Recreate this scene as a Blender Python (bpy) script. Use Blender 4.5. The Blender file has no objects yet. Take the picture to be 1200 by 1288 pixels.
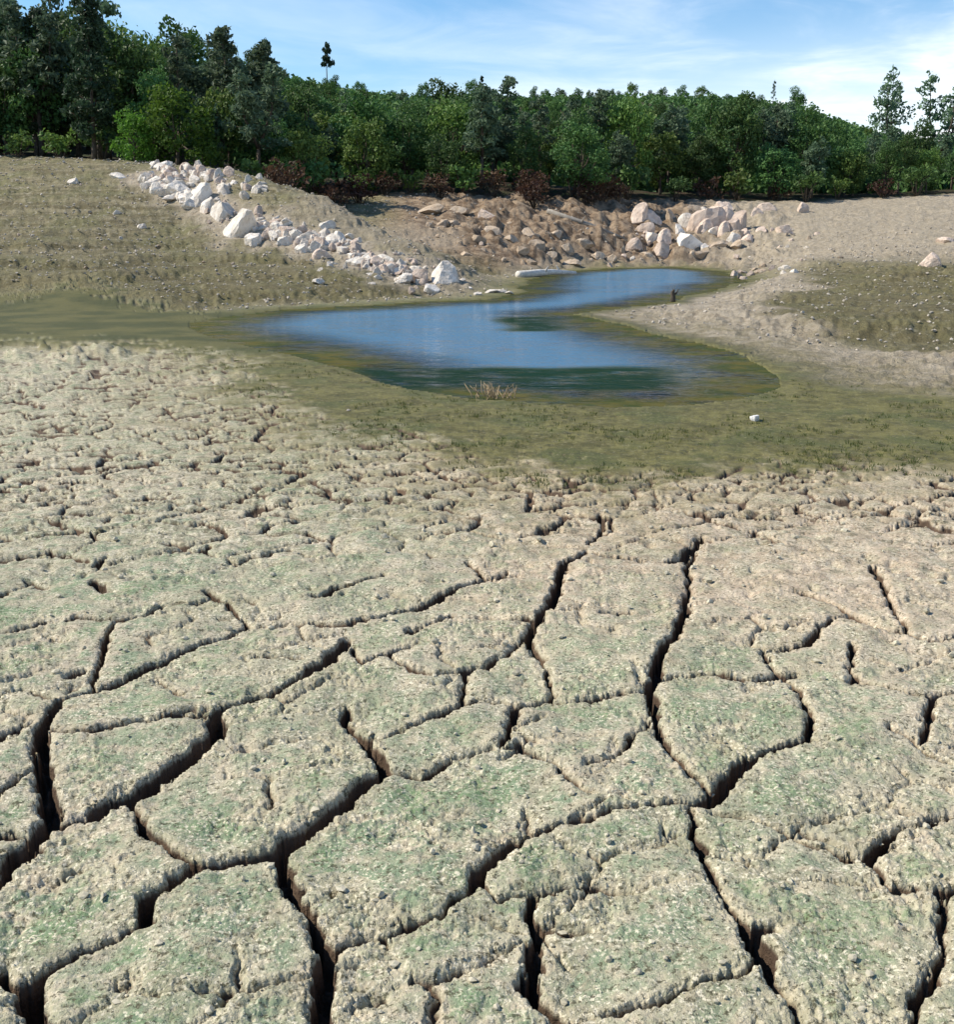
import bpy, math, random
import numpy as np
from mathutils import Vector, Matrix

random.seed(7)
RNG = np.random.default_rng(7)
SC = bpy.context.scene
COL = SC.collection
R = math.radians

# ------------------------------------------------------------------ camera model
F, CX, CY, VH = 1381.0, 600.0, 644.0, 290.0
EYE = 1.6
PITCH = math.atan((CY - VH) / F)
CP, SP = math.cos(PITCH), math.sin(PITCH)
ZW = -0.12                                    # water level


def ray(u, v):
    a = (CY - v) / F
    return np.array([(u - CX) / F, CP + a * SP, a * CP - SP])


def on_plane(u, v, z=0.0):
    d = ray(u, v)
    t = (z - EYE) / d[2]
    return np.array([0, 0, EYE]) + d * t


def at_depth(u, v, D):
    d = ray(u, v)
    return np.array([0, 0, EYE]) + d * (D / d[1])


# ------------------------------------------------------------------ noise in numpy
def _hash(ix, iy, seed):
    ix = ix.astype(np.int64).astype(np.uint64)
    iy = iy.astype(np.int64).astype(np.uint64)
    h = ix * np.uint64(0x9E3779B1) + iy * np.uint64(0x85EBCA77) + np.uint64(seed * 7919 + 13)
    h ^= h >> np.uint64(15)
    h *= np.uint64(0x2C1B3C6D)
    h &= np.uint64(0xFFFFFFFF)
    h ^= h >> np.uint64(12)
    h *= np.uint64(0x297A2D39)
    h &= np.uint64(0xFFFFFFFF)
    h ^= h >> np.uint64(15)
    return h


def _h01(ix, iy, seed):
    return (_hash(ix, iy, seed) & np.uint64(0xFFFFFF)).astype(np.float64) / float(0xFFFFFF)


def noise(x, y, seed=0):
    x0, y0 = np.floor(x), np.floor(y)
    fx, fy = x - x0, y - y0
    sx, sy = fx * fx * fx * (fx * (fx * 6 - 15) + 10), fy * fy * fy * (fy * (fy * 6 - 15) + 10)
    out = 0

    def g(ox, oy):
        a = _h01(x0 + ox, y0 + oy, seed) * 2 * math.pi
        return np.cos(a) * (fx - ox) + np.sin(a) * (fy - oy)
    a, b, c, d = g(0, 0), g(1, 0), g(0, 1), g(1, 1)
    return ((a * (1 - sx) + b * sx) * (1 - sy) + (c * (1 - sx) + d * sx) * sy) * 1.5


def fbm(x, y, o=4, seed=0, gain=0.5):
    s, amp, f = 0, 1.0, 1.0
    for k in range(o):
        s = s + amp * noise(x * f + 17.3 * k, y * f - 9.1 * k, seed + k)
        amp *= gain
        f *= 2.03
    return s


def worley(x, y, seed=0):
    x0, y0 = np.floor(x), np.floor(y)
    f1 = np.full(x.shape, 9.0)
    f2 = np.full(x.shape, 9.0)
    rid = np.zeros(x.shape)
    for ox in (-1, 0, 1):
        for oy in (-1, 0, 1):
            px = x0 + ox + 0.1 + 0.8 * _h01(x0 + ox, y0 + oy, seed)
            py = y0 + oy + 0.1 + 0.8 * _h01(x0 + ox, y0 + oy, seed + 1)
            d = np.hypot(px - x, py - y)
            nearer = d < f1
            f2 = np.where(nearer, f1, np.minimum(f2, d))
            rid = np.where(nearer, _h01(x0 + ox, y0 + oy, seed + 2), rid)
            f1 = np.where(nearer, d, f1)
    return f1, f2, rid


def sstep(a, b, x):
    t = np.clip((np.asarray(x) - a) / (b - a), 0, 1)
    return t * t * (3 - 2 * t)


def poly_sdf(poly, x, y):
    """signed distance, negative inside"""
    P = np.asarray(poly)[:, :2]
    d = np.full(x.shape, 1e18)
    s = np.ones(x.shape)
    n = len(P)
    for i in range(n):
        a, b = P[i], P[i - 1]
        e = b - a
        wx, wy = x - a[0], y - a[1]
        t = np.clip((wx * e[0] + wy * e[1]) / (e @ e), 0, 1)
        bx, by = wx - e[0] * t, wy - e[1] * t
        d = np.minimum(d, bx * bx + by * by)
        c1, c2, c3 = y >= a[1], y < b[1], e[0] * wy > e[1] * wx
        s = np.where((c1 & c2 & c3) | (~c1 & ~c2 & ~c3), -s, s)
    return s * np.sqrt(d)


# ------------------------------------------------------------------ layout of the shores
WATER_PX = [(232, 412), (258, 402), (330, 391), (450, 385), (560, 379), (612, 377),
            (655, 367), (668, 351), (700, 343), (765, 338), (850, 336), (915, 341), (938, 352), (905, 364), (848, 380),
            (785, 388), (722, 395), (760, 405), (815, 417), (880, 432), (940, 450), (985, 472), (975, 488), (930, 503),
            (865, 512), (770, 514), (690, 509), (600, 503), (525, 492), (470, 478), (420, 460), (360, 444), (300, 432), (250, 422)]
WATER = [on_plane(u, v, ZW) for u, v in WATER_PX]
WET_PX = [(-320, 435), (0, 428), (180, 436), (290, 448), (325, 500), (400, 524), (480, 552), (590, 578), (680, 606),
          (760, 612), (880, 592), (1000, 590), (1100, 592), (1250, 604), (1500, 612), (1500, 500), (1200, 488), (1100, 477),
          (1000, 460), (900, 436), (800, 416), (722, 395), (640, 400), (500, 430), (320, 400), (100, 380), (0, 386), (-320, 398)]
WET = [on_plane(u, v, ZW) for u, v in WET_PX]
SPIT_PX = [(712, 396), (840, 379), (930, 362), (1000, 352), (1020, 372), (930, 384), (990, 412), (1080, 438), (1200, 446), (1500, 460),
           (1500, 508), (1200, 489), (1100, 478), (1000, 461), (900, 437), (800, 417)]
SPIT = [on_plane(u, v, -0.05) for u, v in SPIT_PX]

CTRL = []


def cz(u, D, z):
    CTRL.append((u, D, z))


def cv(u, D, v):
    CTRL.append((u, D, at_depth(u, v, D)[2]))


for u in (-400, 0, 300, 600, 900, 1200, 1600):
    cz(u, 1.2, 0.0)
    cz(u, 3.0, 0.0)
    cz(u, 6.0, -0.03)
    cz(u, 9.5, -0.10)
    cz(u, 13.0, -0.11)
for u in (-400, -150, 0, 150, 300, 450):
    cz(u, 20, -0.12)
    cz(u, 24.5 if u < 200 else 27, -0.08)
for u, c in ((-400, 195), (-150, 198), (0, 200), (130, 201)):
    cv(u, 30, 335)
    cv(u, 40, 268)
    cv(u, 56, c)
cv(240, 31, 350); cv(240, 40, 285); cv(240, 51, 207)
cv(330, 31, 345); cv(330, 38, 290); cv(330, 46, 216); cz(330, 56, 3.6)
cv(420, 31, 352); cv(420, 36, 310); cv(420, 41, 245); cz(420, 50, 1.8); cz(420, 60, 3.2)
cv(520, 31, 366); cv(520, 36, 302); cz(520, 44, 0.35); cv(520, 52, 285); cv(520, 60, 246)
cz(600, 32.5, -0.05); cz(600, 40, 0.0); cv(600, 48, 318); cv(600, 54, 282); cv(600, 61, 252)
cz(700, 38, -0.1); cz(700, 50, -0.05); cv(700, 54, 305); cv(700, 61, 260)
cz(800, 40, -0.12); cz(800, 55, -0.08); cv(800, 59, 300); cv(800, 67, 259)
cz(900, 22, 0.0); cz(900, 35, 0.02); cz(900, 53, -0.05); cv(900, 58, 312); cv(900, 69, 256)
for u, dz in ((1000, 0.0), (1100, 0.06), (1200, 0.14), (1400, 0.25), (1600, 0.3)):
    cz(u, 17, -0.02 + dz * 0.3)
    cz(u, 24, 0.06 + dz)
    cz(u, 32, 0.16 + dz)
    cz(u, 44, 0.55 + 1.5 * dz)
    cv(u, 58, 292 - 25 * dz * 4)
    cv(u, 71, 257 - 14 * dz * 4)
for u, c, D in ((-400, 60, 150), (-150, 60, 150), (0, 62, 150), (150, 82, 150), (300, 88, 155), (430, 118, 170), (540, 128, 200), (640, 134, 230),
                (740, 136, 240), (830, 134, 240), (960, 136, 230), (1060, 168, 205), (1140, 190, 190), (1220, 196, 180), (1400, 192, 180), (1600, 190, 180)):
    cv(u, D, c)
    mid = 0.5 * D + 36
    basev = 195 if u < 200 else (235 if u < 600 else 248)
    cv(u, mid, c + (basev - c) * 0.42)
    cz(u, D * 1.6, at_depth(u, c, D)[2] * 0.9)
    cz(u, D * 4, at_depth(u, c, D)[2] * 0.4)

CT = np.array(CTRL)


def feat(u, D):
    return np.stack([np.asarray(u, float) / 330.0, np.log(np.maximum(np.asarray(D, float), 1.0)) * 2.6], -1)


CF = feat(CT[:, 0], CT[:, 1])


def kern(r2):
    return 0.5 * r2 * np.log(r2 + 1e-9)


def _solve():
    n = len(CF)
    r2 = ((CF[:, None] - CF[None]) ** 2).sum(-1)
    K = kern(r2) + np.eye(n) * 0.02
    P = np.concatenate([np.ones((n, 1)), CF], 1)
    A = np.block([[K, P], [P.T, np.zeros((3, 3))]])
    b = np.concatenate([CT[:, 2], np.zeros(3)])
    return np.linalg.solve(A, b)


WTS = _solve()


def tps(u, D):
    f = feat(u, D)
    out = np.empty(f.shape[0])
    for i in range(0, f.shape[0], 60000):
        c = f[i:i + 60000]
        r2 = ((c[:, None] - CF[None]) ** 2).sum(-1)
        out[i:i + 60000] = kern(r2) @ WTS[:-3] + WTS[-3] + c @ WTS[-2:]
    return out


def smooth_height(x, y):
    """terrain without its small relief; returns height and signed distance to the water"""
    x, y = np.asarray(x, float), np.asarray(y, float)
    r = np.hypot(x, y)
    th = np.arctan2(x, y)
    tc = np.clip(th, -R(40), R(40))
    D = np.clip(r * np.cos(tc), 1.0, 700)
    u = np.clip(CX + F * np.tan(tc) * 1.0, -400, 1600)
    h = tps(u, D)
    fade = 1 - sstep(R(50), R(95), np.abs(th))
    h = h * fade
    wob = 0.25 * noise(x * 0.35, y * 0.35, 91) + 0.10 * noise(x * 1.3, y * 1.3, 92)
    sd = poly_sdf(WATER, x, y) + wob * np.clip(r / 25, 0.15, 1.5)
    wsh = np.clip(0.06 * r, 0.6, 3.0)
    inside = ZW - 0.015 - 0.45 * sstep(0, 4.0, -sd) - 0.02 * np.clip(-sd, 0, 0.6)
    shore = ZW + 0.012 + 0.03 * np.clip(sd, 0, 3)
    k = sstep(0, 1, sd / wsh)
    outside = shore * (1 - k) + np.maximum(h, ZW + 0.03) * k
    return np.where(sd < 0, inside, outside), sd


def ground_z(x, y):
    return float(smooth_height(np.array([x]), np.array([y]))[0][0])


_DS = np.exp(np.linspace(math.log(1.6), math.log(420), 900))


def hit(u, v):
    """where the sight line through a photo point meets the smooth ground"""
    d = ray(u, v)
    pts = np.array([0, 0, EYE]) + d[None] * (_DS / d[1])[:, None]
    h, _ = smooth_height(pts[:, 0], pts[:, 1])
    below = np.nonzero(pts[:, 2] < np.maximum(h, ZW))[0]
    i = below[0] if len(below) else len(_DS) - 1
    p = pts[i]
    return np.array([p[0], p[1], max(h[i], ZW)])


# ------------------------------------------------------------------ traced cracks (photo points, width)
CRACKS = [
    ([(315, 782, 7), (270, 800, 10), (215, 820, 12), (165, 845, 14), (115, 865, 11), (75, 880, 10), (50, 920, 15), (55, 980, 16), (65, 1022, 22), (40, 1055, 20), (15, 1085, 18), (-20, 1120, 18)]),
    ([(437, 803, 12), (400, 840, 16), (350, 865, 9), (290, 885, 9), (272, 898, 18), (272, 920, 24), (240, 950, 26), (200, 975, 26), (165, 997, 24), (110, 1025, 18), (65, 1035, 22)]),
    ([(640, 715, 4), (600, 727, 5), (560, 745, 8), (525, 760, 9), (475, 775, 8), (425, 786, 6), (402, 783, 9)]),
    ([(0, 872, 8), (30, 865, 5), (75, 880, 5)]),
    ([(272, 898, 10), (220, 902, 5), (165, 912, 8), (115, 922, 8), (50, 920, 4)]),
    ([(437, 885, 9), (430, 897, 8), (452, 920, 10), (475, 948, 17), (484, 968, 20), (450, 992, 19), (420, 1020, 20), (380, 1045, 22), (350, 1072, 28)]),
    ([(487, 970, 10), (530, 970, 10), (565, 955, 8), (600, 943, 5), (650, 938, 3)]),
    ([(350, 1072, 20), (320, 1082, 18), (295, 1084, 16), (248, 1093, 16), (210, 1065, 9), (178, 1045, 12), (165, 1000, 7)]),
    ([(248, 1093, 18), (220, 1110, 17), (185, 1135, 17), (180, 1165, 14), (140, 1182, 12), (100, 1195, 14), (65, 1212, 17), (40, 1232, 22), (28, 1255, 26), (50, 1295, 26)]),
    ([(0, 1216, 10), (28, 1245, 16)]),
    ([(350, 1075, 24), (362, 1108, 18), (382, 1142, 16), (400, 1175, 17), (412, 1195, 20), (402, 1230, 20), (400, 1270, 22), (395, 1310, 22)]),
    ([(412, 1192, 12), (465, 1176, 13), (510, 1165, 12), (545, 1150, 9), (572, 1137, 8), (602, 1108, 12)]),
    ([(-10, 1050, 8), (25, 1050, 10), (42, 1055, 8)]),
    ([(602, 1108, 20), (625, 1078, 18), (660, 1052, 13), (700, 1037, 12), (745, 1027, 10), (785, 1020, 8), (820, 1010, 9), (870, 1012, 9), (895, 1005, 24), (915, 980, 16), (940, 957, 14), (980, 937, 12), (1020, 928, 10), (1021, 905, 7), (1007, 875, 4), (1000, 860, 2)]),
    ([(602, 1108, 14), (625, 1128, 5), (675, 1125, 8)]),
    ([(755, 1110, 4), (710, 1116, 7), (675, 1125, 12), (670, 1150, 14), (675, 1180, 15), (674, 1210, 22), (662, 1232, 18), (680, 1255, 12), (705, 1270, 10), (690, 1300, 10)]),
    ([(866, 1020, 6), (872, 1040, 10), (885, 1066, 11), (896, 1096, 8), (912, 1130, 9), (930, 1155, 14), (946, 1175, 24), (956, 1202, 26), (970, 1232, 13), (1000, 1262, 10), (1018, 1290, 8)]),
    ([(946, 1172, 16), (976, 1166, 9)]),
    ([(956, 1212, 8), (920, 1226, 7), (870, 1243, 6), (800, 1262, 4)]),
    ([(900, 1020, 3), (950, 1036, 4), (1000, 1050, 5), (1040, 1066, 6), (1068, 1076, 12), (1096, 1076, 15), (1120, 1050, 11), (1140, 1040, 6), (1190, 1027, 5), (1230, 1022, 5)]),
    ([(1096, 1078, 10), (1108, 1104, 10), (1126, 1117, 12), (1175, 1127, 7), (1215, 1122, 7)]),
    ([(1175, 1127, 5), (1188, 1180, 5), (1176, 1230, 10), (1156, 1262, 12), (1148, 1300, 12)]),
    ([(738, 691, 5), (712, 705, 9), (702, 730, 10), (692, 760, 10), (674, 781, 10), (662, 796, 9), (680, 820, 10), (684, 832, 6)]),
    ([(674, 781, 6), (630, 776, 3)]),
    ([(662, 796, 6), (630, 822, 5), (610, 835, 5), (590, 840, 10), (587, 856, 9)]),
    ([(882, 672, 4), (875, 682, 6), (857, 697, 8), (835, 702, 5)]),
    ([(868, 740, 4), (862, 754, 8), (862, 770, 10), (850, 795, 9), (832, 816, 10), (827, 840, 12), (817, 868, 13), (825, 890, 9), (830, 920, 10), (840, 940, 7), (865, 966, 3), (885, 985, 2)]),
    ([(817, 870, 7), (770, 871, 9), (740, 877, 6), (695, 876, 5), (655, 884, 8), (642, 908, 12), (640, 925, 6)]),
    ([(655, 884, 4), (628, 880, 5), (600, 880, 8), (575, 893, 8), (540, 902, 7), (515, 912, 3)]),
    ([(900, 845, 4), (912, 848, 9), (945, 852, 8), (985, 845, 10), (1000, 842, 3)]),
    ([(1032, 788, 5), (1016, 806, 10), (985, 812, 3), (960, 815, 4), (972, 835, 3), (985, 845, 4)]),
    ([(1215, 868, 9), (1176, 872, 9), (1172, 890, 6)]),
    ([(1075, 850, 9), (1070, 842, 4), (1074, 810, 2)]),
    ([(650, 935, 3), (700, 960, 5), (722, 985, 6), (735, 995, 4), (780, 1004, 3)]),
    ([(735, 960, 3), (770, 950, 7), (790, 935, 3)]),
    ([(1100, 710, 3), (1110, 727, 5), (1116, 744, 5)]),
    ([(1120, 915, 3), (1146, 926, 5), (1166, 942, 6), (1210, 960, 3)]),
    ([(-20, 796, 4), (20, 788, 3), (60, 780, 5), (100, 776, 3), (150, 777, 8), (185, 770, 8), (206, 757, 5)]),
    ([(150, 777, 4), (132, 800, 6), (128, 818, 8)]),
    ([(82, 848, 4), (104, 838, 6)]),
    ([(120, 705, 7), (132, 695, 4)]), ([(118, 728, 9), (134, 740, 10)]), ([(34, 726, 9), (58, 733, 5)]),
    ([(260, 740, 5), (272, 748, 6), (290, 760, 3)]), ([(345, 688, 4), (360, 684, 7)]), ([(380, 690, 3), (394, 695, 5)]),
    ([(395, 750, 7), (425, 736, 8), (452, 727, 5), (482, 718, 7)]), ([(486, 823, 10), (525, 808, 5)]), ([(512, 793, 8), (530, 788, 4)]),
    ([(320, 825, 3), (380, 827, 3)]), ([(195, 850, 4), (225, 872, 3)]),
    ([(1000, 740, 3), (1015, 743, 8), (1030, 750, 3), (1075, 770, 4), (1100, 785, 3), (1145, 797, 8), (1170, 805, 3)]),
    ([(760, 767, 6), (790, 765, 8)]), ([(925, 640, 4), (985, 644, 5)]), ([(985, 593, 4), (1040, 596, 3)]),
    ([(40, 905, 3), (0, 925, 8), (-20, 940, 8)]), ([(50, 960, 7), (20, 975, 8), (-10, 1000, 8)]),
    ([(590, 700, 3), (612, 725, 3), (650, 720, 2)]), ([(255, 690, 3), (262, 680, 5)]),
    ([(300, 700, 3), (340, 690, 4)]), ([(540, 655, 4), (580, 645, 3)]), ([(740, 680, 4), (760, 655, 4), (755, 640, 3)]),
    ([(826, 852, 3), (860, 846, 3), (900, 845, 3)]), ([(985, 845, 4), (1007, 860, 4), (1007, 875, 4)]), ([(1032, 788, 4), (1050, 775, 3), (1075, 770, 3)]),
    ([(1075, 850, 4), (1110, 862, 3), (1172, 872, 5)]), ([(1172, 890, 4), (1160, 932, 3)]), ([(835, 702, 3), (790, 699, 2), (738, 692, 3)]),
    ([(684, 832, 4), (692, 852, 3), (695, 876, 4)]), ([(402, 783, 4), (360, 781, 3), (315, 782, 4)]), ([(206, 757, 3), (240, 756, 2), (272, 748, 3)]),
    ([(288, 758, 3), (300, 772, 3), (315, 782, 4)]), ([(587, 856, 5), (582, 875, 4), (575, 893, 4)]), ([(515, 912, 3), (478, 926, 3), (456, 922, 4)]),
    ([(640, 925, 4), (625, 938, 3), (600, 944, 4)]), ([(530, 788, 4), (570, 772, 3), (630, 776, 3)]), ([(486, 823, 5), (455, 832, 3), (440, 812, 4)]),
    ([(800, 1262, 4), (745, 1276, 3), (705, 1272, 3)]), ([(790, 935, 3), (808, 912, 3), (824, 892, 4)]), ([(865, 966, 3), (885, 990, 4), (895, 1004, 5)]),
    ([(128, 818, 4), (120, 845, 3), (115, 865, 4)]), ([(1116, 744, 4), (1128, 770, 3), (1145, 797, 4)]), ([(1170, 805, 3), (1215, 800, 3)]),
    ([(882, 672, 3), (866, 705, 3), (868, 740, 4)]), ([(590, 840, 3), (545, 850, 2), (500, 838, 2), (486, 823, 4)]),
    ([(0, 700, 4), (60, 690, 3), (110, 700, 4)]), ([(640, 1128, 4), (600, 1160, 3), (560, 1200, 3), (545, 1250, 3), (560, 1300, 3)]) if False else ([(0, 745, 3), (36, 728, 4)]),
]


def ridge_masks(x, y, r):
    return sstep(2.8, 5.5, r)


def crack_field(x, y, r):
    """depth and edge distance of the mud cracks; x, y are flat arrays of the near ground"""
    wx = x + 0.016 * noise(x * 11, y * 11, 31) + 0.008 * noise(x * 31, y * 31, 33) + 0.005 * noise(x * 75, y * 75, 35)
    wy = y + 0.016 * noise(x * 11, y * 11, 32) + 0.008 * noise(x * 31, y * 31, 34) + 0.005 * noise(x * 75, y * 75, 36)
    best = np.full(x.shape, 1.0)          # signed distance to the crack's edge
    depth = np.zeros(x.shape)
    for line in CRACKS:
        pts = [on_plane(u, v) for u, v, w in line]
        ws = [max(w + 2.2, 6.6) / F * np.linalg.norm(p - np.array([0, 0, EYE])) * 0.95 for p, (u, v, w) in zip(pts, line)]
        for a, b, wa, wb in zip(pts[:-1], pts[1:], ws[:-1], ws[1:]):
            e = (b - a)[:2]
            m = 0.25
            lo, hi = np.minimum(a, b)[:2] - m, np.maximum(a, b)[:2] + m
            idx = np.nonzero((wx > lo[0]) & (wx < hi[0]) & (wy > lo[1]) & (wy < hi[1]))[0]
            if not len(idx):
                continue
            px, py = wx[idx] - a[0], wy[idx] - a[1]
            t = np.clip((px * e[0] + py * e[1]) / (e @ e), 0, 1)
            hw = 0.5 * (wa + (wb - wa) * t)
            d = np.hypot(px - e[0] * t, py - e[1] * t) - hw
            dep = np.clip(hw * 8, 0.045, 0.19)
            best[idx] = np.minimum(best[idx], d)
            depth[idx] = np.where(d < 0.012, np.maximum(depth[idx], dep), depth[idx])
    # the finer net of small plates farther out
    sx, sy = 0.86 * wx + 0.5 * wy, -0.5 * wx + 0.86 * wy
    d3 = y * CP + EYE * SP
    pu, pv = CX + F * x / d3, CY - F * (y * SP - EYE * CP) / d3
    outside = np.maximum(np.maximum(sstep(0, -40, pu), sstep(1200, 1240, pu)), np.maximum(sstep(1288, 1310, pv), (d3 < 0.2) * 1.0))
    for sc, seed, wd, r0, r1, dp in ((2.4, 41, 0.020, 4.9, 6.2, 0.06), (5.2, 45, 0.013, 5.2, 7.2, 0.034), (4.2, 47, 0.0045, 1.0, 1.6, 0.030), (1.75, 49, 0.030, 0.3, 0.5, 0.16)):
        f1, f2, rid = worley(sx * sc * 0.8 + 0.25 * noise(x * 3, y * 3, seed), sy * sc * 1.15, seed)
        nz = noise(x * sc * 0.5, y * sc * 0.5, seed + 7)
        if seed == 47:
            mk = (1 - sstep(4.5, 5.5, r)) * sstep(-0.05, 0.3, nz)
        elif seed == 49:
            mk = outside * (1 - sstep(5, 6.5, r)) * (0.6 + 0.5 * nz)
        else:
            mk = sstep(-0.75, 0.35, nz)
        mk = mk * sstep(r0, r1, r)
        d = (f2 - f1) * 0.5 / sc - wd * mk + 0.05 * (mk < 0.05)
        depth = np.where((d < 0.01), np.maximum(depth, dp * mk), depth)
        best = np.where(mk > 0.05, np.minimum(best, d), best)
    return best, depth


# ------------------------------------------------------------------ mesh helpers
def mesh_from(name, V, faces_flat, counts, smooth=False):
    me = bpy.data.meshes.new(name)
    V = np.asarray(V, np.float32)
    me.vertices.add(len(V))
    me.vertices.foreach_set('co', V.ravel())
    faces_flat = np.asarray(faces_flat, np.int32).ravel()
    counts = np.asarray(counts, np.int32)
    me.loops.add(len(faces_flat))
    me.loops.foreach_set('vertex_index', faces_flat)
    me.polygons.add(len(counts))
    starts = np.concatenate([[0], np.cumsum(counts)[:-1]]).astype(np.int32)
    me.polygons.foreach_set('loop_start', starts)
    try:
        me.polygons.foreach_set('loop_total', counts)
    except Exception:
        pass
    me.polygons.foreach_set('use_smooth', np.full(len(counts), smooth, bool))
    me.update(calc_edges=True)
    me.validate()
    return me


def attr(me, name, arr):
    a = me.attributes.new(name, 'FLOAT', 'POINT')
    a.data.foreach_set('value', np.asarray(arr, np.float32))


def link(name, data, mat=None, parent=None):
    o = bpy.data.objects.new(name, data)
    COL.objects.link(o)
    if mat is not None:
        data.materials.append(mat)
    if parent is not None:
        o.parent = parent
    return o


def tag(o, label=None, cat=None, group=None, kind=None):
    if label:
        o['label'] = label
    if cat:
        o['category'] = cat
    if group:
        o['group'] = group
    if kind:
        o['kind'] = kind
    return o


# ------------------------------------------------------------------ materials
def new_mat(name):
    m = bpy.data.materials.new(name)
    m.use_nodes = True
    nt = m.node_tree
    nt.nodes.clear()
    out = nt.nodes.new('ShaderNodeOutputMaterial')
    return m, nt, out


class NB:
    """small node builder"""

    def __init__(s, nt):
        s.nt = nt

    def n(s, t, **kw):
        x = s.nt.nodes.new(t)
        for k, v in kw.items():
            setattr(x, k, v)
        return x

    def put(s, sock, v):
        if hasattr(v, 'is_output'):
            s.nt.links.new(v, sock)
        elif v is not None:
            sock.default_value = v

    def mix(s, f, a, b, blend='MIX'):
        x = s.n('ShaderNodeMix', data_type='RGBA', blend_type=blend)
        s.put(x.inputs[0], f)
        for k, v in ((6, a), (7, b)):
            if isinstance(v, tuple) and len(v) == 3:
                v = (*v, 1)
            s.put(x.inputs[k], v)
        return x.outputs[2]

    def math(s, op, a, b=None, clamp=False):
        x = s.n('ShaderNodeMath', operation=op, use_clamp=clamp)
        s.put(x.inputs[0], a)
        if b is not None:
            s.put(x.inputs[1], b)
        return x.outputs[0]

    def noise(s, vec, scale, detail=4, rough=0.55, dist=0.0):
        x = s.n('ShaderNodeTexNoise')
        if vec is not None:
            s.put(x.inputs['Vector'], vec)
        x.inputs['Scale'].default_value = scale
        x.inputs['Detail'].default_value = detail
        x.inputs['Roughness'].default_value = rough
        x.inputs['Distortion'].default_value = dist
        return x.outputs['Fac']

    def vor(s, vec, scale, out='Distance'):
        x = s.n('ShaderNodeTexVoronoi')
        s.put(x.inputs['Vector'], vec)
        x.inputs['Scale'].default_value = scale
        return x.outputs[out]

    def ramp(s, f, a, b):
        x = s.n('ShaderNodeMapRange', interpolation_type='SMOOTHSTEP')
        s.put(x.inputs[0], f)
        x.inputs[1].default_value = a
        x.inputs[2].default_value = b
        return x.outputs[0]

    def attr(s, name):
        return s.n('ShaderNodeAttribute', attribute_name=name).outputs['Fac']

    def bump(s, h, dist, strength=1.0, normal=None):
        x = s.n('ShaderNodeBump')
        x.inputs['Strength'].default_value = strength
        x.inputs['Distance'].default_value = dist
        s.put(x.inputs['Height'], h)
        if normal is not None:
            s.put(x.inputs['Normal'], normal)
        return x.outputs['Normal']

    def bsdf(s, col, rough, normal=None, spec=0.3):
        x = s.n('ShaderNodeBsdfPrincipled')
        if isinstance(col, tuple) and len(col) == 3:
            col = (*col, 1)
        s.put(x.inputs['Base Color'], col)
        s.put(x.inputs['Roughness'], rough)
        s.put(x.inputs['Specular IOR Level'], spec)
        if normal is not None:
            s.put(x.inputs['Normal'], normal)
        return x


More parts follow.
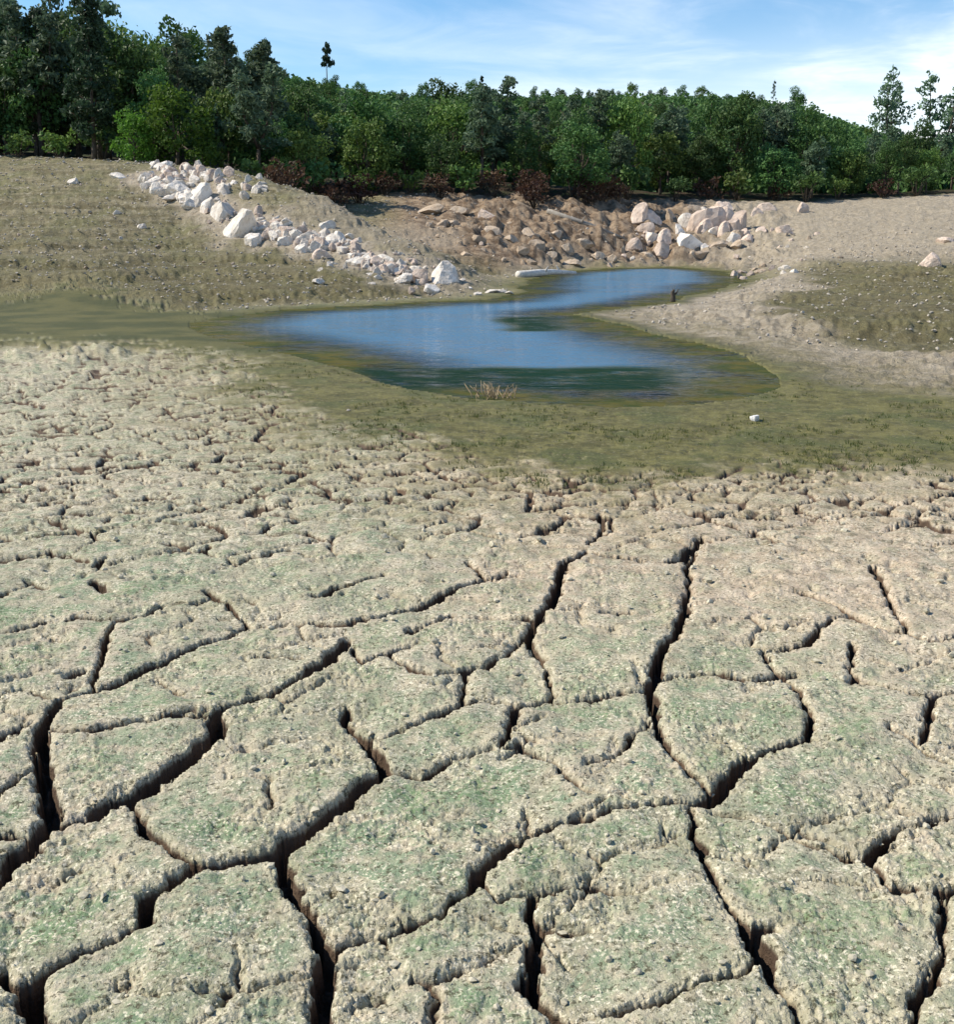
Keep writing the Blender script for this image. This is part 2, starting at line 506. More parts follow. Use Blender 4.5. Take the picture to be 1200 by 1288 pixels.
def mat_ground():
    m, nt, out = new_mat('dried_mud')
    b = NB(nt)
    pos = b.n('ShaderNodeNewGeometry').outputs['Position']
    wet, bank, forest, pale, green, crack_shade = (b.attr(k) for k in ('wet', 'bank', 'forest', 'pale', 'green', 'sunk'))
    crack_shade = b.ramp(crack_shade, 0.002, 0.020)
    big = b.noise(pos, 0.9, 4)
    med = b.noise(pos, 7.0, 5, 0.6)
    fine = b.noise(pos, 60.0, 4, 0.65)
    grit = b.noise(pos, 150.0, 3, 0.6)
    col = b.mix(b.ramp(med, 0.35, 0.65), (0.31, 0.275, 0.185), (0.47, 0.415, 0.29))
    col = b.mix(b.math('MULTIPLY', b.ramp(big, 0.42, 0.62), 0.6), col, (0.50, 0.41, 0.30))
    col = b.mix(b.math('MULTIPLY', b.attr('warm'), 0.75), col, b.mix(b.ramp(med, 0.35, 0.65), (0.40, 0.295, 0.205), (0.56, 0.44, 0.32)))
    # thin green film of algae and sprouts
    gfac = b.math('MULTIPLY', b.ramp(b.noise(pos, 17.0, 5, 0.65), 0.34, 0.58), green)
    col = b.mix(gfac, col, (0.200, 0.252, 0.155))
    gf2 = b.math('MULTIPLY', b.math('MULTIPLY', b.ramp(b.noise(pos, 3.2, 4), 0.47, 0.62), b.ramp(fine, 0.40, 0.58)), green)
    col = b.mix(b.math('MULTIPLY', gf2, 0.8), col, (0.15, 0.225, 0.105))
    # crumbs: pale dry tips and dark bits of dead plants
    col = b.mix(b.math('MULTIPLY', b.ramp(b.noise(pos, 85.0, 4, 0.7), 0.52, 0.61), b.math('ADD', 0.35, b.math('MULTIPLY', b.ramp(b.noise(pos, 5.0, 3), 0.4, 0.6), 0.5))), col, (0.74, 0.67, 0.50))
    col = b.mix(b.math('MULTIPLY', b.ramp(b.noise(pos, 58.0, 4, 0.78), 0.54, 0.61), 0.9), col, (0.080, 0.074, 0.042))
    bits = b.math('MULTIPLY', b.ramp(b.noise(pos, 13.0, 5, 0.75), 0.53, 0.62), b.attr('mid'))
    col = b.mix(b.math('MULTIPLY', bits, 0.8), col, (0.135, 0.125, 0.080))
    pal = b.math('MULTIPLY', b.ramp(b.noise(pos, 16.0, 4, 0.7, 0.5), 0.56, 0.64), b.attr('mid'))
    col = b.mix(b.math('MULTIPLY', pal, 0.6), col, (0.62, 0.56, 0.43))
    # bank: gravelly soil with old water lines
    sep = b.n('ShaderNodeSeparateXYZ')
    b.put(sep.inputs[0], pos)
    zz = b.math('ADD', sep.outputs['Z'], b.math('MULTIPLY', b.noise(pos, 0.35, 4), 0.9))
    wav = b.n('ShaderNodeTexNoise', noise_dimensions='1D')
    b.put(wav.inputs['W'], zz)
    wav.inputs['Scale'].default_value = 5.0
    wav.inputs['Detail'].default_value = 5
    bcol = b.mix(b.ramp(wav.outputs['Fac'], 0.36, 0.64), (0.185, 0.155, 0.082), (0.33, 0.285, 0.18))
    bcol = b.mix(b.ramp(b.noise(pos, 0.55, 5, 0.65), 0.40, 0.64), bcol, (0.225, 0.21, 0.105))
    bcol = b.mix(b.math('MULTIPLY', b.ramp(b.noise(pos, 5.5, 4, 0.7), 0.55, 0.66), 0.75), bcol, (0.50, 0.46, 0.36))
    bcol = b.mix(b.math('MULTIPLY', b.ramp(b.noise(pos, 3.7, 5, 0.75), 0.55, 0.66), 0.7), bcol, (0.10, 0.095, 0.045))
    low = b.ramp(b.math('ADD', sep.outputs['Z'], b.math('MULTIPLY', b.noise(pos, 0.25, 4), 1.2)), 2.6, 0.5)
    bcol = b.mix(b.math('MULTIPLY', low, 0.55), bcol, b.mix(b.ramp(b.noise(pos, 2.2, 5, 0.7), 0.4, 0.6), (0.105, 0.090, 0.036), (0.20, 0.175, 0.085)))
    bcol = b.mix(1.0, bcol, (0.80, 0.80, 0.76), 'MULTIPLY')
    col = b.mix(bank, col, bcol)
    pcol = b.mix(b.ramp(b.noise(pos, 4.0, 5, 0.7), 0.38, 0.62), (0.36, 0.30, 0.215), (0.49, 0.42, 0.315))
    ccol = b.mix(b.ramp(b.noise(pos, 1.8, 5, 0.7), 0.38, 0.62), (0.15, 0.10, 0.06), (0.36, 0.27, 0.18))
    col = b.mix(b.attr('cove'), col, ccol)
    col = b.mix(pale, col, pcol)
    # wet margin, olive with algae
    wcol = b.mix(b.ramp(b.noise(pos, 5.0, 5, 0.7), 0.36, 0.64), (0.078, 0.070, 0.018), (0.160, 0.145, 0.045))
    wcol = b.mix(b.math('MULTIPLY', b.ramp(b.noise(pos, 1.4, 4), 0.48, 0.62), 0.7), wcol, (0.078, 0.088, 0.024))
    wcol = b.mix(b.math('MULTIPLY', b.ramp(b.noise(pos, 19.0, 4, 0.7), 0.58, 0.68), 0.55), wcol, (0.33, 0.29, 0.16))
    col = b.mix(b.math('MULTIPLY', b.attr('moist'), b.math('ADD', 0.25, b.math('MULTIPLY', b.ramp(b.noise(pos, 2.6, 5, 0.7), 0.38, 0.60), 0.6))), col, (0.20, 0.175, 0.085))
    wcol = b.mix(b.math('MULTIPLY', b.ramp(b.noise(pos, 12.0, 5, 0.75), 0.52, 0.62), 0.75), wcol, (0.040, 0.040, 0.015))
    wcol = b.mix(b.math('MULTIPLY', b.ramp(b.noise(pos, 24.0, 4, 0.7, 0.4), 0.56, 0.65), 0.5), wcol, (0.27, 0.24, 0.12))
    wcol = b.mix(b.math('MULTIPLY', b.attr('slime'), 0.8), wcol, b.mix(b.ramp(b.noise(pos, 0.8, 4), 0.4, 0.6), (0.050, 0.055, 0.012), (0.105, 0.098, 0.028)))
    col = b.mix(wet, col, wcol)
    fcol = b.mix(b.ramp(b.noise(pos, 1.2, 5, 0.7), 0.4, 0.62), (0.055, 0.035, 0.022), (0.035, 0.055, 0.02))
    col = b.mix(forest, col, fcol)
    # brown clay under the dry crust, darkened to paint shade into the cracks
    col = b.mix(crack_shade, col, b.mix(b.ramp(med, 0.4, 0.6), (0.075, 0.050, 0.033), (0.125, 0.085, 0.056)))
    h = b.math('ADD', b.math('MULTIPLY', fine, 0.7), b.math('MULTIPLY', grit, 0.4))
    nrm = b.bump(h, 0.014, 0.8)
    hb = b.math('MULTIPLY', b.noise(pos, 4.0, 6, 0.75), b.math('ADD', bank, b.math('MULTIPLY', pale, 0.5)))
    nrm = b.bump(hb, 0.22, 0.8, nrm)
    rough = b.math('SUBTRACT', 0.95, b.math('MULTIPLY', wet, 0.25))
    s = b.bsdf(col, rough, nrm, 0.25)
    nt.links.new(s.outputs[0], out.inputs[0])
    return m


def mat_water():
    m, nt, out = new_mat('pond_water')
    b = NB(nt)
    pos = b.n('ShaderNodeNewGeometry').outputs['Position']
    mp = b.n('ShaderNodeMapping')
    b.put(mp.inputs[0], pos)
    mp.inputs['Scale'].default_value = (0.55, 1.0, 1.0)
    calm = b.ramp(b.noise(mp.outputs[0], 0.5, 3), 0.38, 0.60)
    w1 = b.noise(mp.outputs[0], 3.2, 3, 0.5, 0.4)
    w2 = b.noise(mp.outputs[0], 11.0, 3, 0.5)
    hgt = b.math('MULTIPLY', b.math('ADD', w1, b.math('MULTIPLY', w2, 0.35)), b.math('MULTIPLY', b.attr('ripple'), b.math('ADD', b.math('MULTIPLY', calm, 0.5), 0.5)))
    nrm = b.bump(hgt, 0.25, 1.0)
    gl = b.n('ShaderNodeBsdfGlossy')
    gl.inputs['Color'].default_value = (0.92, 0.95, 1, 1)
    gl.inputs['Roughness'].default_value = 0.06
    b.put(gl.inputs['Normal'], nrm)
    df = b.n('ShaderNodeBsdfDiffuse')
    b.put(df.inputs['Color'], b.mix(b.attr('tree_refl'), (0.075, 0.172, 0.265), (0.010, 0.040, 0.018)))  # streaks of tree reflection painted into the body colour
    tr = b.n('ShaderNodeBsdfTransparent')
    tr.inputs['Color'].default_value = (0.75, 0.78, 0.6, 1)
    body = b.n('ShaderNodeMixShader')
    b.put(body.inputs[0], b.attr('murk'))
    nt.links.new(tr.outputs[0], body.inputs[1])
    nt.links.new(df.outputs[0], body.inputs[2])
    fr = b.n('ShaderNodeFresnel')
    fr.inputs['IOR'].default_value = 1.33
    b.put(fr.inputs['Normal'], nrm)
    top = b.n('ShaderNodeMixShader')
    b.put(top.inputs[0], fr.outputs[0])
    nt.links.new(body.outputs[0], top.inputs[1])
    nt.links.new(gl.outputs[0], top.inputs[2])
    # algae film along the edges; open-water streaks paint the trees' dark reflection
    film_refl = b.n('ShaderNodeBsdfDiffuse')
    b.put(film_refl.inputs['Color'], b.mix(b.attr('tree_refl'), b.mix(b.ramp(b.noise(pos, 3.0, 4), 0.4, 0.6), (0.105, 0.095, 0.030), (0.055, 0.070, 0.024)), (0.010, 0.032, 0.018)))
    patch = b.ramp(b.noise(mp.outputs[0], 2.4, 5, 0.7), 0.28, 0.55)
    fin = b.n('ShaderNodeMixShader')
    b.put(fin.inputs[0], b.math('MULTIPLY', b.math('MAXIMUM', b.math('MULTIPLY', b.attr('tree_refl'), 0.85), b.attr('shal')), patch, True))
    nt.links.new(top.outputs[0], fin.inputs[1])
    nt.links.new(film_refl.outputs[0], fin.inputs[2])
    nt.links.new(fin.outputs[0], out.inputs[0])
    return m


def mat_leaf(name, c1, c2, c3, transl=0.3):
    m, nt, out = new_mat(name)
    b = NB(nt)
    g = b.n('ShaderNodeNewGeometry')
    rnd = g.outputs['Random Per Island']
    oi = b.n('ShaderNodeObjectInfo').outputs['Random']
    pos = g.outputs['Position']
    col = b.mix(rnd, c1, c2)
    col = b.mix(b.math('MULTIPLY', b.ramp(b.noise(pos, 0.7, 3), 0.42, 0.65), 0.75), col, c3)
    hsv = b.n('ShaderNodeHueSaturation')
    b.put(hsv.inputs['Hue'], b.math('ADD', 0.493, b.math('MULTIPLY', oi, 0.03)))
    b.put(hsv.inputs['Value'], b.math('ADD', 0.65, b.math('MULTIPLY', oi, 0.7)))
    b.put(hsv.inputs['Color'], col)
    d = b.bsdf(hsv.outputs[0], 0.6, None, 0.25)
    t = b.n('ShaderNodeBsdfTranslucent')
    b.put(t.inputs['Color'], hsv.outputs[0])
    mx = b.n('ShaderNodeMixShader')
    mx.inputs[0].default_value = transl
    nt.links.new(d.outputs[0], mx.inputs[1])
    nt.links.new(t.outputs[0], mx.inputs[2])
    nt.links.new(mx.outputs[0], out.inputs[0])
    return m


def mat_rough(name, c1, c2, c3, scale=3.0, bump=0.05, rough=0.9):
    m, nt, out = new_mat(name)
    b = NB(nt)
    tc = b.n('ShaderNodeTexCoord').outputs['Object']
    oi = b.n('ShaderNodeObjectInfo').outputs['Random']
    n1 = b.noise(tc, scale, 5, 0.65)
    n2 = b.noise(tc, scale * 3.1, 5, 0.7)
    col = b.mix(b.ramp(n1, 0.35, 0.65), c1, c2)
    col = b.mix(b.math('MULTIPLY', b.ramp(n2, 0.54, 0.68), 0.7), col, c3)
    hsv = b.n('ShaderNodeHueSaturation')
    b.put(hsv.inputs['Value'], b.math('ADD', 0.80, b.math('MULTIPLY', oi, 0.35)))
    b.put(hsv.inputs['Color'], col)
    s = b.bsdf(hsv.outputs[0], rough, b.bump(b.math('ADD', n1, b.math('MULTIPLY', n2, 0.5)), bump), 0.25)
    nt.links.new(s.outputs[0], out.inputs[0])
    return m


M_GROUND = mat_ground()
M_WATER = mat_water()
M_ROCK = mat_rough('pale_rock', (0.68, 0.60, 0.50), (0.84, 0.78, 0.69), (0.40, 0.33, 0.25), 2.2, 0.10)
M_BRIGHT = mat_rough('white_stone', (0.86, 0.85, 0.82), (0.90, 0.89, 0.86), (0.80, 0.78, 0.74), 1.6, 0.03)
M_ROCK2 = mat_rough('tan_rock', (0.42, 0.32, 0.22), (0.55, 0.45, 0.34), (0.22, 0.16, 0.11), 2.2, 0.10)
M_ROCK3 = mat_rough('pink_rock', (0.55, 0.43, 0.34), (0.68, 0.56, 0.46), (0.33, 0.25, 0.19), 2.2, 0.10)
M_BARK = mat_rough('bark', (0.07, 0.055, 0.04), (0.13, 0.105, 0.08), (0.04, 0.03, 0.022), 4.0, 0.03)
M_DRIFT = mat_rough('driftwood', (0.50, 0.47, 0.42), (0.66, 0.63, 0.57), (0.30, 0.27, 0.22), 5.0, 0.02)
M_OLDLOG = mat_rough('weathered_wood', (0.26, 0.23, 0.19), (0.36, 0.33, 0.28), (0.15, 0.12, 0.09), 5.0, 0.02)
M_TWIG = mat_rough('dead_stems', (0.30, 0.22, 0.13), (0.40, 0.31, 0.19), (0.18, 0.12, 0.07), 8.0, 0.01)
M_PEBBLE = mat_rough('pebble_stone', (0.42, 0.36, 0.28), (0.60, 0.54, 0.45), (0.25, 0.20, 0.15), 2.0, 0.02)
L_OAK = mat_leaf('broad_leaves', (0.047, 0.102, 0.026), (0.119, 0.196, 0.049), (0.072, 0.141, 0.049))
L_OLIVE = mat_leaf('olive_leaves', (0.084, 0.144, 0.029), (0.170, 0.229, 0.051), (0.094, 0.161, 0.040))
L_BRIGHT = mat_leaf('willow_leaves', (0.080, 0.170, 0.022), (0.150, 0.265, 0.036), (0.070, 0.150, 0.024), 0.4)
L_PINE = mat_leaf('grey_needles', (0.083, 0.132, 0.073), (0.157, 0.216, 0.124), (0.090, 0.144, 0.077))
L_DARK = mat_leaf('dark_needles', (0.026, 0.054, 0.027), (0.058, 0.100, 0.050), (0.039, 0.072, 0.037))
L_RED = mat_leaf('red_brush', (0.070, 0.033, 0.022), (0.115, 0.060, 0.038), (0.050, 0.034, 0.022))

# ------------------------------------------------------------------ ground sheet


def build_ground():
    ph = np.arange(66, 3.3, -0.062)
    r1 = EYE / np.tan(np.radians(ph))
    r2 = np.exp(np.linspace(math.log(r1[-1]), math.log(130), 230))[1:]
    r3 = np.exp(np.linspace(math.log(130), math.log(3500), 70))[1:]
    rr = np.concatenate([[0.02, 0.3], r1, r2, r3])
    tf = np.radians(np.arange(-33, 33.001, 0.060))
    tl = np.radians(np.concatenate([np.arange(33.12, 60, 0.12), np.linspace(60, 180, 150)[:-1]]))
    tt = np.concatenate([-tl[::-1], tf, tl, [math.pi]])
    nr, ntc = len(rr), len(tt)
    RR, TT = np.meshgrid(rr, tt, indexing='ij')
    x, y = (RR * np.sin(TT)).ravel(), (RR * np.cos(TT)).ravel()
    r = RR.ravel()
    h, sd = smooth_height(x, y)
    sw = poly_sdf(WET, x, y)
    wetn = 0.40 * noise(x * 1.1, y * 1.1, 61) + 0.40 * noise(x * 3.7, y * 3.7, 62) + 0.30 * noise(x * 11, y * 11, 60)
    wet = 1 - sstep(-0.35, 0.55, sw + wetn * np.clip(r / 8, 0.5, 2.0))
    wet = np.maximum(wet, 1 - sstep(0.0, np.where(y > 20, 1.9, 0.9), sd + 0.5 * noise(x * 1.5, y * 1.5, 63)))
    moist = 1 - sstep(-0.3, 2.6, sw + wetn)
    spit = 1 - sstep(-0.5, 0.6, poly_sdf(SPIT, x, y) + 0.6 * noise(x * 0.8, y * 0.8, 64))
    wet = wet * (1 - spit * sstep(0.05, 0.5, sd))
    inwater = sd < 0
    az = x / np.maximum(y, 0.1)
    thr = np.interp(az, [-0.12, 0.15], [18.5, 11.0])
    bank = sstep(0, 3, r - thr) * (sd > -2)
    lowright = sstep(0.24, 0.34, x / np.maximum(y, 0.1)) * sstep(9.0, 12, r) if False else 0
    bank = np.maximum(bank, lowright)
    # pale pinkish gravel: the spit and the upper right shore
    az = x / np.maximum(y, 0.1)
    upper = sstep(0.16, 0.24, az) * sstep(36, 46, y) * (1 - sstep(75, 90, y))
    mound = sstep(-0.18, -0.13, az) * (1 - sstep(-0.03, 0.0, az)) * sstep(33, 36, y) * (1 - sstep(50, 54, y)) * sstep(0.4, 1.2, h)
    rub = np.full(len(x), 99.0)
    line = [hit(u, v)[:2] for u, v in ((180, 222), (225, 238), (262, 252), (300, 285), (338, 292), (395, 306), (450, 324), (500, 338), (560, 352))]
    for p_, q_ in zip(line[:-1], line[1:]):
        e = q_ - p_
        t = np.clip(((x - p_[0]) * e[0] + (y - p_[1]) * e[1]) / (e @ e), 0, 1)
        rub = np.minimum(rub, np.hypot(x - p_[0] - t * e[0], (y - p_[1] - t * e[1]) * 0.45))
    rub = (1 - sstep(0.35, 1.3, rub + 0.4 * noise(x * 1.5, y * 1.5, 67)))
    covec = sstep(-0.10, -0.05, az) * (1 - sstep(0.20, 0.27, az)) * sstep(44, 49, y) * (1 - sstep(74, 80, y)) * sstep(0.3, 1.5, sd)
    pale = np.clip(np.maximum(spit, upper * 0.9) + 0.0, 0, 1)
    pale = np.maximum(np.maximum(pale, 0.55 * mound), rub * (sd > 0.5))
    pale = np.maximum(pale, 0.7 * (1 - sstep(1.0, 2.5, sd)) * sstep(0.3, 0.8, sd) * sstep(26, 36, r))
    # forest floor beyond the treeline
    ub = np.array([-400, 0, 140, 330, 420, 470, 600, 700, 800, 1000, 1150, 1200, 1600])
    db = np.array([60, 60, 58, 55, 57, 62, 63, 63.5, 70, 73, 76, 79, 82])
    tline = np.interp(CX + F * az, ub, db)
    forest = sstep(-1.2, 1.2, y - tline + 1.5 * noise(x * 0.3, y * 0.3, 66))
    bank = bank * (1 - wet)
    # near mud relief
    near = np.nonzero((r < 19) & (np.abs(TT.ravel()) < R(60)))[0]
    xn, yn, rn = x[near], y[near], r[near]
    best, depth = crack_field(xn, yn, rn)
    dryn = (1 - wet[near]) * sstep(0.2, 1.2, sd[near])
    jx, jy = xn + 0.008 * noise(xn * 40, yn * 40, 70), yn + 0.008 * noise(xn * 40, yn * 40, 69)
    l1, l2, l3 = worley(jx * 34, jy * 34, 71), worley(jx * 75, jy * 75, 72), worley(jx * 15, jy * 15, 73)
    fade = 1 - sstep(12.0, 19, rn)
    best = best + (0.006 * (l1[2] - 0.5) + 0.010 * (l3[2] - 0.5)) * (best < 0.5)
    edge = 1 - sstep(-0.010, 0.003, best)
    rim = np.exp(-np.clip(best, 0, 1) / 0.018)
    lumpy = (0.12 + 1.1 * sstep(-0.35, 0.6, fbm(xn * 3.1, yn * 3.1, 3, 79))) * (1 - 0.5 * sstep(4, 7, rn))
    hn = 0.020 * fbm(xn * 2.2, yn * 2.2, 3, 74) + 0.007 * fbm(xn * 9, yn * 9, 3, 75)
    dome = lambda w: (w[2] - 0.5) * 0.9 - 0.9 * w[0] ** 2 - 0.5 * (1 - sstep(0.0, 0.22, w[1] - w[0]))
    hn += lumpy * (0.0026 * dome(l1) + 0.0014 * dome(l2) + 0.0038 * dome(l3) + 0.0062 * fbm(xn * 24, yn * 24, 3, 68, 0.6))
    # trampled hollows farther off
    pf = worley(xn * 9.0 + 0.5 * noise(xn * 9, yn * 9, 78), yn * 6.5, 77)
    hn -= 0.020 * sstep(3.6, 5.4, rn) * (pf[2] > 0.80) * (1 - sstep(0.08, 0.36, pf[0])) * fade
    hn += 0.012 * sstep(4.5, 7.0, rn) * fbm(xn * 4.5, yn * 3.6, 3, 80)
    hn = hn * (0.8 + 0.2 * dryn)
    soft = (1 - sstep(14, 19, rn)) * (1 - bank[near]) * (1 - pale[near])
    hn *= soft * (1 - 0.6 * sstep(6, 10, rn)) * (1 - 0.8 * wet[near] * sstep(11, 13, rn))
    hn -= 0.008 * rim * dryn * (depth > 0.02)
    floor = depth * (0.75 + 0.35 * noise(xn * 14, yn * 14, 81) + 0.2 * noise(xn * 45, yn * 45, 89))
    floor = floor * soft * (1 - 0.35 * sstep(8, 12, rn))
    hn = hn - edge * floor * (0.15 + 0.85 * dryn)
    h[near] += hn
    crack_shade = np.zeros(len(r))  # depth below the crust, drives the shade painted inside cracks
    crack_shade[near] = edge * floor * (0.15 + 0.85 * dryn)
    # relief of the banks
    far = np.nonzero((r >= 13) & (~inwater))[0]
    xf, yf = x[far], y[far]
    wf_ = 1 - wet[far]
    k = wf_ * sstep(0.0, 2.0, sd[far]) * sstep(13, 17, r[far]) * (1 - 0.6 * sstep(60, 120, r[far]))
    h[far] += k * (0.10 * fbm(xf * 0.45, yf * 0.45, 4, 82) + 0.05 * fbm(xf * 1.9, yf * 1.9, 3, 83, 0.6))
    kk = wf_ * sstep(0.4, 1.5, sd[far]) * (1 - sstep(45, 60, r[far]))
    h[far] += kk * 0.05 * np.clip(fbm(xf * 4.5, yf * 4.5, 2, 84), -0.3, 1)
    h[far] += k * (1 - sstep(48, 58, r[far])) * 0.035 * np.sin(h[far] * 2 * math.pi / 0.38 + 2.0 * noise(xf * 0.15, yf * 0.15, 93))
    # rougher, bouldery ground around the coves
    cove = sstep(-0.06, 0.0, az) * (1 - sstep(0.25, 0.30, az)) * sstep(47, 52, y) * (1 - sstep(66, 74, y))
    wf = worley(x[far] * 0.55, y[far] * 0.45, 85)
    h[far] += cove[far] * sstep(0.3, 2, sd[far]) * (0.35 * (0.45 - wf[0]) + 0.30 * fbm(xf * 1.2, yf * 1.2, 3, 86))
    green = np.clip(0.85 - 0.5 * az + 0.45 * noise(x * 0.6, y * 0.6, 87), 0.30, 1.0) * (1 - bank)
    green = np.maximum(green, sstep(6.5, 10, r) * sstep(-0.02, -0.16, az) * (1 - bank))
    warm = sstep(3.6, 5.2, r) * sstep(-0.12, 0.06, az + 0.05 * noise(x, y, 90)) * (1 - bank)
    green = green * (1 - 0.55 * warm)
    green[near] *= 0.25 + 0.75 * sstep(0.005, 0.075, best + 0.03 * noise(xn * 12, yn * 12, 88))
    V = np.stack([x, y, h], 1)
    I = np.arange(nr * ntc).reshape(nr, ntc)
    J = np.concatenate([I, I[:, :1]], 1)
    q = np.stack([J[:-1, :-1], J[:-1, 1:], J[1:, 1:], J[1:, :-1]], -1).reshape(-1, 4)[:, ::-1]
    me = mesh_from('ground', V, q, np.full(len(q), 4), True)
    for nm, a in (('wet', np.clip(wet, 0, 1)), ('bank', bank), ('forest', forest), ('pale', pale * (1 - wet)), ('green', green), ('moist', moist), ('mid', sstep(4.2, 6.5, r) * (1 - bank)), ('slime', sstep(-0.16, -0.22, az) * sstep(15, 17, y)), ('warm', warm), ('cove', covec), ('sunk', crack_shade)):
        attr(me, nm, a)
    o = link('ground', me, M_GROUND)
    tag(o, kind='structure')
    return V.reshape(nr, ntc, 3), rr, tt


GV, GRR, GTT = build_ground()


def surf_z(x, y):
    """height of the finished relief (nearest mesh point)"""
    i = min(len(GRR) - 1, max(0, int(np.searchsorted(GRR, math.hypot(x, y)))))
    j = min(len(GTT) - 1, int(np.searchsorted(GTT, math.atan2(x, y))))
    return float(GV[i, j, 2])


# ------------------------------------------------------------------ water sheet
def build_water():
    P = np.array(WATER)
    xs = np.linspace(P[:, 0].min() - 2, P[:, 0].max() + 2, 260)
    ys = np.linspace(P[:, 1].min() - 1, P[:, 1].max() + 3, 260)
    X, Y = np.meshgrid(xs, ys)
    h, sd = smooth_height(X.ravel(), Y.ravel())
    keep = (sd < 0.9).reshape(X.shape)
    V = np.stack([X.ravel(), Y.ravel(), np.full(X.size, ZW)], 1)
    I = np.arange(X.size).reshape(X.shape)
    f = keep[:-1, :-1] & keep[1:, :-1] & keep[:-1, 1:] & keep[1:, 1:]
    q = np.stack([I[:-1, :-1], I[:-1, 1:], I[1:, 1:], I[1:, :-1]], -1)[f]
    me = mesh_from('water', V, q, np.full(len(q), 4), True)
    depth = ZW - h
    attr(me, 'murk', sstep(0.02, 0.30, depth) if len(me.vertices) == len(V) else np.ones(len(me.vertices)))
    xw, yw = X.ravel(), Y.ravel()
    azw = xw / yw + 0.02 * noise(xw * 0.5, yw * 0.5, 303)
    tree_refl = np.zeros(len(xw))  # mask of the streaks where the trees' reflection is painted
    rip = 0.12 + 0.88 * sstep(-0.23, -0.15, azw)
    for (u0, u1, v0, v1) in ((430, 890, 462, 492), (610, 740, 398, 416)):
        ya, yb = on_plane(600, v1, ZW)[1], on_plane(600, v0, ZW)[1]
        yy = yw + 0.25 * noise(xw * 0.8, yw * 1.5, 304)
        band = sstep(ya - 0.2, ya + 0.25, yy) * (1 - sstep(yb - 0.25, yb + 0.2, yy))
        band *= sstep((u0 - CX) / F, (u0 - CX) / F + 0.03, azw) * (1 - sstep((u1 - CX) / F - 0.05, (u1 - CX) / F, azw))
        tree_refl = np.maximum(tree_refl, band)
        rip *= 1 - 0.5 * band
    shal = 1 - sstep(0.05, 1.5, -sd + 0.7 * noise(xw * 1.3, yw * 1.3, 305) + 0.3 * noise(xw * 5, yw * 5, 306))
    shal *= 0.85
    attr(me, 'ripple', rip)
    attr(me, 'shal', shal)
    attr(me, 'tree_refl', tree_refl)
    o = link('water', me, M_WATER)
    tag(o, kind='structure')


build_water()


# ------------------------------------------------------------------ tubes, leaves
def tube(path, radii, sides=7):
    path = np.asarray(path, float)
    n = len(path)
    V, Fc = [], []
    for i in range(n):
        t = path[min(i + 1, n - 1)] - path[max(i - 1, 0)]
        t = t / (np.linalg.norm(t) + 1e-9)
        a = np.cross(t, [0.31, 0.2, 0.93] if abs(t[2]) < 0.9 else [1, 0, 0])
        a /= np.linalg.norm(a)
        b = np.cross(t, a)
        for k in range(sides):
            an = 2 * math.pi * k / sides
            V.append(path[i] + radii[i] * (a * math.cos(an) + b * math.sin(an)))
    for i in range(n - 1):
        for k in range(sides):
            k2 = (k + 1) % sides
            Fc.append((i * sides + k, i * sides + k2, (i + 1) * sides + k2, (i + 1) * sides + k))
    Fc.append(tuple(range(sides))[::-1])
    Fc.append(tuple((n - 1) * sides + k for k in range(sides)))
    return V, Fc


def merge(parts):
    V, Fc = [], []
    for v, f in parts:
        o = len(V)
        V += [tuple(p) for p in v]
        Fc += [tuple(i + o for i in q) for q in f]
    return V, Fc


def pymesh(name, V, Fc, smooth=True):
    me = bpy.data.meshes.new(name)
    me.from_pydata([tuple(map(float, p)) for p in V], [], Fc)
    me.polygons.foreach_set('use_smooth', np.full(len(me.polygons), smooth, bool))
    me.update()
    return me


def leaf_mesh(name, C, Nrm, size, aspect, rng, droop=0.0):
    """one folded leaf spray per point"""
    n = len(C)
    Nrm = Nrm / (np.linalg.norm(Nrm, axis=1, keepdims=True) + 1e-9)
    rv = rng.normal(size=(n, 3))
    rv[:, 2] -= droop
    T = np.cross(Nrm, rv)
    T /= np.linalg.norm(T, axis=1, keepdims=True) + 1e-9
    B = np.cross(Nrm, T)
    s = (size * rng.uniform(0.55, 1.35, n))[:, None]
    L, W = s * aspect, s
    p0 = C - T * L * 0.5
    p1 = C + B * W * 0.5 + Nrm * s * 0.12
    p2 = C + T * L * 0.5 - Nrm * s * 0.18
    p3 = C - B * W * 0.5 + Nrm * s * 0.12
    V = np.stack([p0, p1, p2, p3], 1).reshape(-1, 3)
    q = np.arange(4 * n).reshape(n, 4)
    return mesh_from(name, V, q, np.full(n, 4), False)


def lobes_leaves(lobes, per_area, rng, tilt=0.75):
    Cs, Ns = [], []
    for (c, rad) in lobes:
        c, rad = np.array(c), np.array(rad)
        n = int(per_area * 4 * math.pi * (rad[0] * rad[1] * rad[2]) ** (2 / 3))
        d = rng.normal(size=(n, 3))
        d /= np.linalg.norm(d, axis=1, keepdims=True)
        rr = rng.uniform(0.15, 1.0, n) ** 0.4 * (1 + 0.13 * rng.normal(size=n))
        # sprays bunch together: leave holes in the shell
        bumpy = np.sin(d[:, 0] * 7 + c[0] * 5) + np.sin(d[:, 1] * 8 + c[1] * 3) + np.sin(d[:, 2] * 7 + c[2])
        keep = bumpy + rng.uniform(-1.6, 1.2, n) > -0.7
        d, rr = d[keep], rr[keep]
        Cs.append(c + d * rad * rr[:, None])
        Ns.append(d * 0.8 + rng.normal(size=d.shape) * tilt + np.array([0, 0, 0.25]))
    return np.concatenate(Cs), np.concatenate(Ns)


